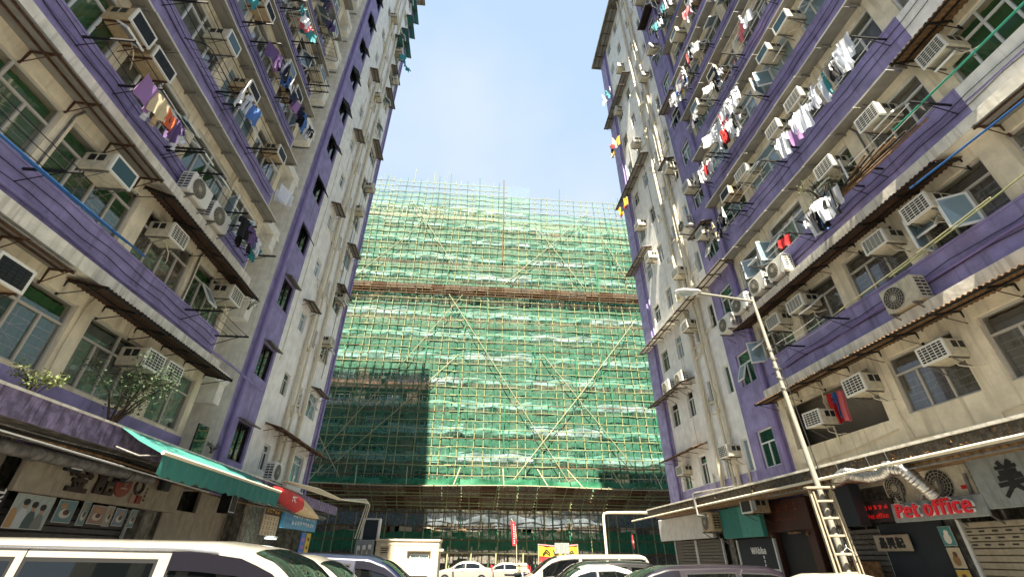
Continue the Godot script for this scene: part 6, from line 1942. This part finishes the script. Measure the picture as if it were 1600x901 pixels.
	laundry_line(1, 10.2, 11.6, 2, ek(2) + 0.85, 0.95, ["c_black", "c_black", "c_purple", "c_black", "c_white", "c_teal"], 0.26)
	laundry_line(1, 8.6, 12.0, 4, ek(4) + 2.5 - 1.6, 0.95, ["c_purple", "c_lilac", "c_navy", "c_black", "c_blue", "c_black", "c_white", "c_navy"], 0.2, 0.8)
	laundry_line(1, 12.0, 12.5, 3, ek(3) + 1.0, 0.7, ["film", "c_white"], 0.3)
	laundry_line(1, 9.0, 11.0, 6, ek(6) + 0.9, 0.9, ["c_purple", "c_grey", "c_navy"], 0.3)
	laundry_line(1, 8.0, 9.0, 3, ek(3) + 1.0, 0.9, ["c_white", "film", "c_blue"], 0.35)
	laundry_line(1, 10.5, 12.2, 8, ek(8) + 0.9, 0.9, ["c_teal", "c_black", "c_navy"], 0.3)
	laundry_line(-1, 5.5, 7.2, 3, ek(3) + 1.15, 0.95, ["film", "film", "c_white", "c_black", "film", "c_teal", "film"], 0.2, 0.8)
	laundry_line(-1, 7.3, 8.6, 3, ek(3) + 0.95, 0.9, ["film", "film", "c_lilac", "film"], 0.3, 0.9)
	laundry_line(-1, 9.2, 11.6, 4, ek(4) + 2.5 - 0.7, 0.95, ["c_white", "film", "c_white", "film", "c_white", "c_pink"], 0.2, 0.7)
	laundry_line(-1, 9.6, 11.0, 4, ek(4) + 0.9, 0.95, ["c_black", "c_white", "c_navy", "c_white", "c_red"], 0.2, 0.8)
	laundry_line(-1, 7.6, 8.8, 2, ek(2) + 0.9, 1.0, ["c_black", "c_white", "c_black", "c_grey"], 0.24, 0.8)
	garment(-1, 9.7, 2, ek(2) + 0.9, 0.95, 0.4, 0.3, 0, "c_red", 0.2)
	laundry_line(-1, 11.6, 13.1, 3, ek(3) + 0.95, 0.95, ["c_white", "c_black", "c_navy", "c_black", "c_cream"], 0.2, 0.7)
	laundry_line(-1, 11.8, 13.0, 4, ek(4) + 1.0, 0.95, ["c_white", "c_red", "c_white", "c_black"], 0.24, 0.7)
	laundry_line(-1, 10.4, 12.6, 6, ek(6) + 1.0, 0.95, ["c_white", "c_black", "c_pink", "c_navy"], 0.28, 0.7)
	laundry_line(-1, 11.0, 13.2, 8, ek(8) + 0.9, 0.95, ["c_navy", "c_white", "c_teal", "c_black"], 0.24, 0.8)
	laundry_line(-1, 11.5, 13.6, 10, ek(10) + 0.9, 0.95, ["c_black", "c_blue", "c_yellow", "c_white", "c_black"], 0.22, 0.8)
	laundry_line(-1, 12.0, 14.0, 11, ek(11) + 0.9, 0.95, ["c_white", "c_red", "c_black", "c_orange"], 0.24, 0.9)
	laundry_line(-1, 20.4, 22.2, 8, ek(8) + 1.4, 0.8, ["c_yellow", "c_cream", "c_red", "c_black"], 0.3, 0.8)
	laundry_line(-1, 20.6, 22.2, 6, ek(6) + 1.4, 0.8, ["c_yellow", "c_red", "c_navy"], 0.34, 0.7)
	laundry_line(-1, 20.4, 22.0, 10, ek(10) + 1.4, 0.8, ["c_white", "c_teal", "c_white"], 0.34, 0.7)
	laundry_line(1, 20.8, 22.4, 11, ek(11) + 1.2, 0.8, ["c_teal", "c_teal"], 0.5, 0.8)
	# clothes in the opened room
	for i in 4: garment(-1, 11.0 + i * 0.13, 0, ek(0) + 2.32, -0.1 + 0.02 * i, 0.2, 0.8 - 0.1 * (i % 2), i % 2,  ["c_pink", "c_blue", "c_red", "c_cream"][i], 1.2)
	# plants
	shrub("shrub", "straggly dark shrub growing on the left canopy before the windows", on(1, 9.0, 3.78, 0.9), 1.35, 1500, M.leaf, 3, false)
	shrub("potted_plant", "low leafy plant on the left canopy at the frame edge", on(1, 7.2, 3.78, 0.9), 0.5, 420, M.leaf_pale, 5, false)
	shrub("potted_plant", "pale-leaved potted plant on the right block ledge", on(-1, 8.3, ek(2) + 1.05, 0.6), 0.9, 160, M.leaf_pale, 9, true)
	shrub("wild_plant", "small weed sprouting in the left light well", on(1, 13.6, ek(2) - 0.3, 0.02), 0.5, 90, M.leaf, 12, false)
	shrub("wild_plant", "small weed at the foot of the left light well", on(1, 14.3, 4.3, 0.02), 0.35, 60, M.leaf, 15, false)
	# shutter board propped on the left canopy
	panel("window_sash", "loose window sash leaning by the left light well", "window", 1, 12.75, 13.3, 3.9, 4.8, 0.3, 0.05, M.glass_dark)

func finalize() -> void:
	# labels shared by neighbours are told apart by their order along the wall
	var by := {}
	for c in get_children():
		if c.has_meta("label"):
			var l: String = c.get_meta("label")
			if not by.has(l): by[l] = []
			by[l].append(c)
	for l in by:
		var a: Array = by[l]
		if a.size() < 2: continue
		a.sort_custom(func(p, q): return p.position.z > q.position.z)
		for i in a.size():
			var w := "nearest"
			if i == a.size() - 1: w = "farthest"
			elif i > 0: w = "%s nearest" % ORD[i]
			a[i].set_meta("label", "%s %s" % [w, l])

# ---------------------------------------------------------------- scene
func _ready() -> void:
	rng.seed = 20240517
	# camera
	var cam := Camera3D.new()
	var pitch := deg_to_rad(31.1); var yaw := deg_to_rad(4.6); var roll := deg_to_rad(0.5)
	var fw := Vector3(sin(yaw) * cos(pitch), sin(pitch), -cos(yaw) * cos(pitch))
	var r0 := Vector3(cos(yaw), 0, sin(yaw))
	var u0 := r0.cross(fw)
	var r := r0 * cos(roll) + u0 * sin(roll); var u := u0 * cos(roll) - r0 * sin(roll)
	cam.transform = Transform3D(Basis(r, u, -fw), Vector3(0, 1.8, 0))
	cam.fov = rad_to_deg(2 * atan(450.5 / 692.0))
	cam.near = 0.1; cam.far = 600
	cam.name = "camera"
	add_child(cam); cam.current = true
	# sky
	var env := Environment.new()
	env.background_mode = Environment.BG_SKY
	var pan := Image.create(512, 256, false, Image.FORMAT_RGB8)
	var cn := FastNoiseLite.new(); cn.seed = 4; cn.frequency = 0.9; cn.fractal_octaves = 5
	for j in 256:
		var el := (0.5 - (j + 0.5) / 256.0) * PI
		for i in 512:
			var az := TAU * i / 512.0
			var t := clampf(el / (PI / 2), 0, 1)
			var c := Color(0.825, 0.905, 0.99).lerp(Color(0.73, 0.845, 0.985), pow(t, 0.9))
			var d := Vector3(cos(az) * cos(el), sin(el) * 1.6, sin(az) * cos(el))
			var n := clampf((cn.get_noise_3dv(d * 1.6) + 0.05) * 1.3, 0, 1)
			c = c.lerp(Color(0.93, 0.955, 0.985), n * 0.6)
			if el < 0: c = Color(0.5, 0.5, 0.48)
			pan.set_pixel(i, j, c)
	var sm := PanoramaSkyMaterial.new()
	sm.panorama = ImageTexture.create_from_image(pan)
	var sky := Sky.new(); sky.sky_material = sm
	env.sky = sky
	env.background_energy_multiplier = 0.214
	env.tonemap_mode = Environment.TONE_MAPPER_LINEAR
	env.tonemap_exposure = 5.0
	env.sdfgi_enabled = true; env.ssao_enabled = true; env.ssil_enabled = true
	var we := WorldEnvironment.new(); we.environment = env; we.name = "environment"
	add_child(we)
	# sun: from behind and a little left, high
	var sun := DirectionalLight3D.new()
	sun.look_at_from_position(Vector3.ZERO, Vector3(0.125, -1.68, -1.0), Vector3.UP)
	sun.light_energy = 1.6
	sun.light_color = Color(1.0, 0.96, 0.88)
	sun.light_angular_distance = 0.5
	sun.shadow_enabled = true
	sun.name = "sun"
	add_child(sun)

	make_materials()
	ground()
	block(1)
	block(-1)
	scaffolded_block()
	left_shops()
	right_shops()
	facade_things()
	street_things()
	vehicles()
	block_behind()
	finalize()
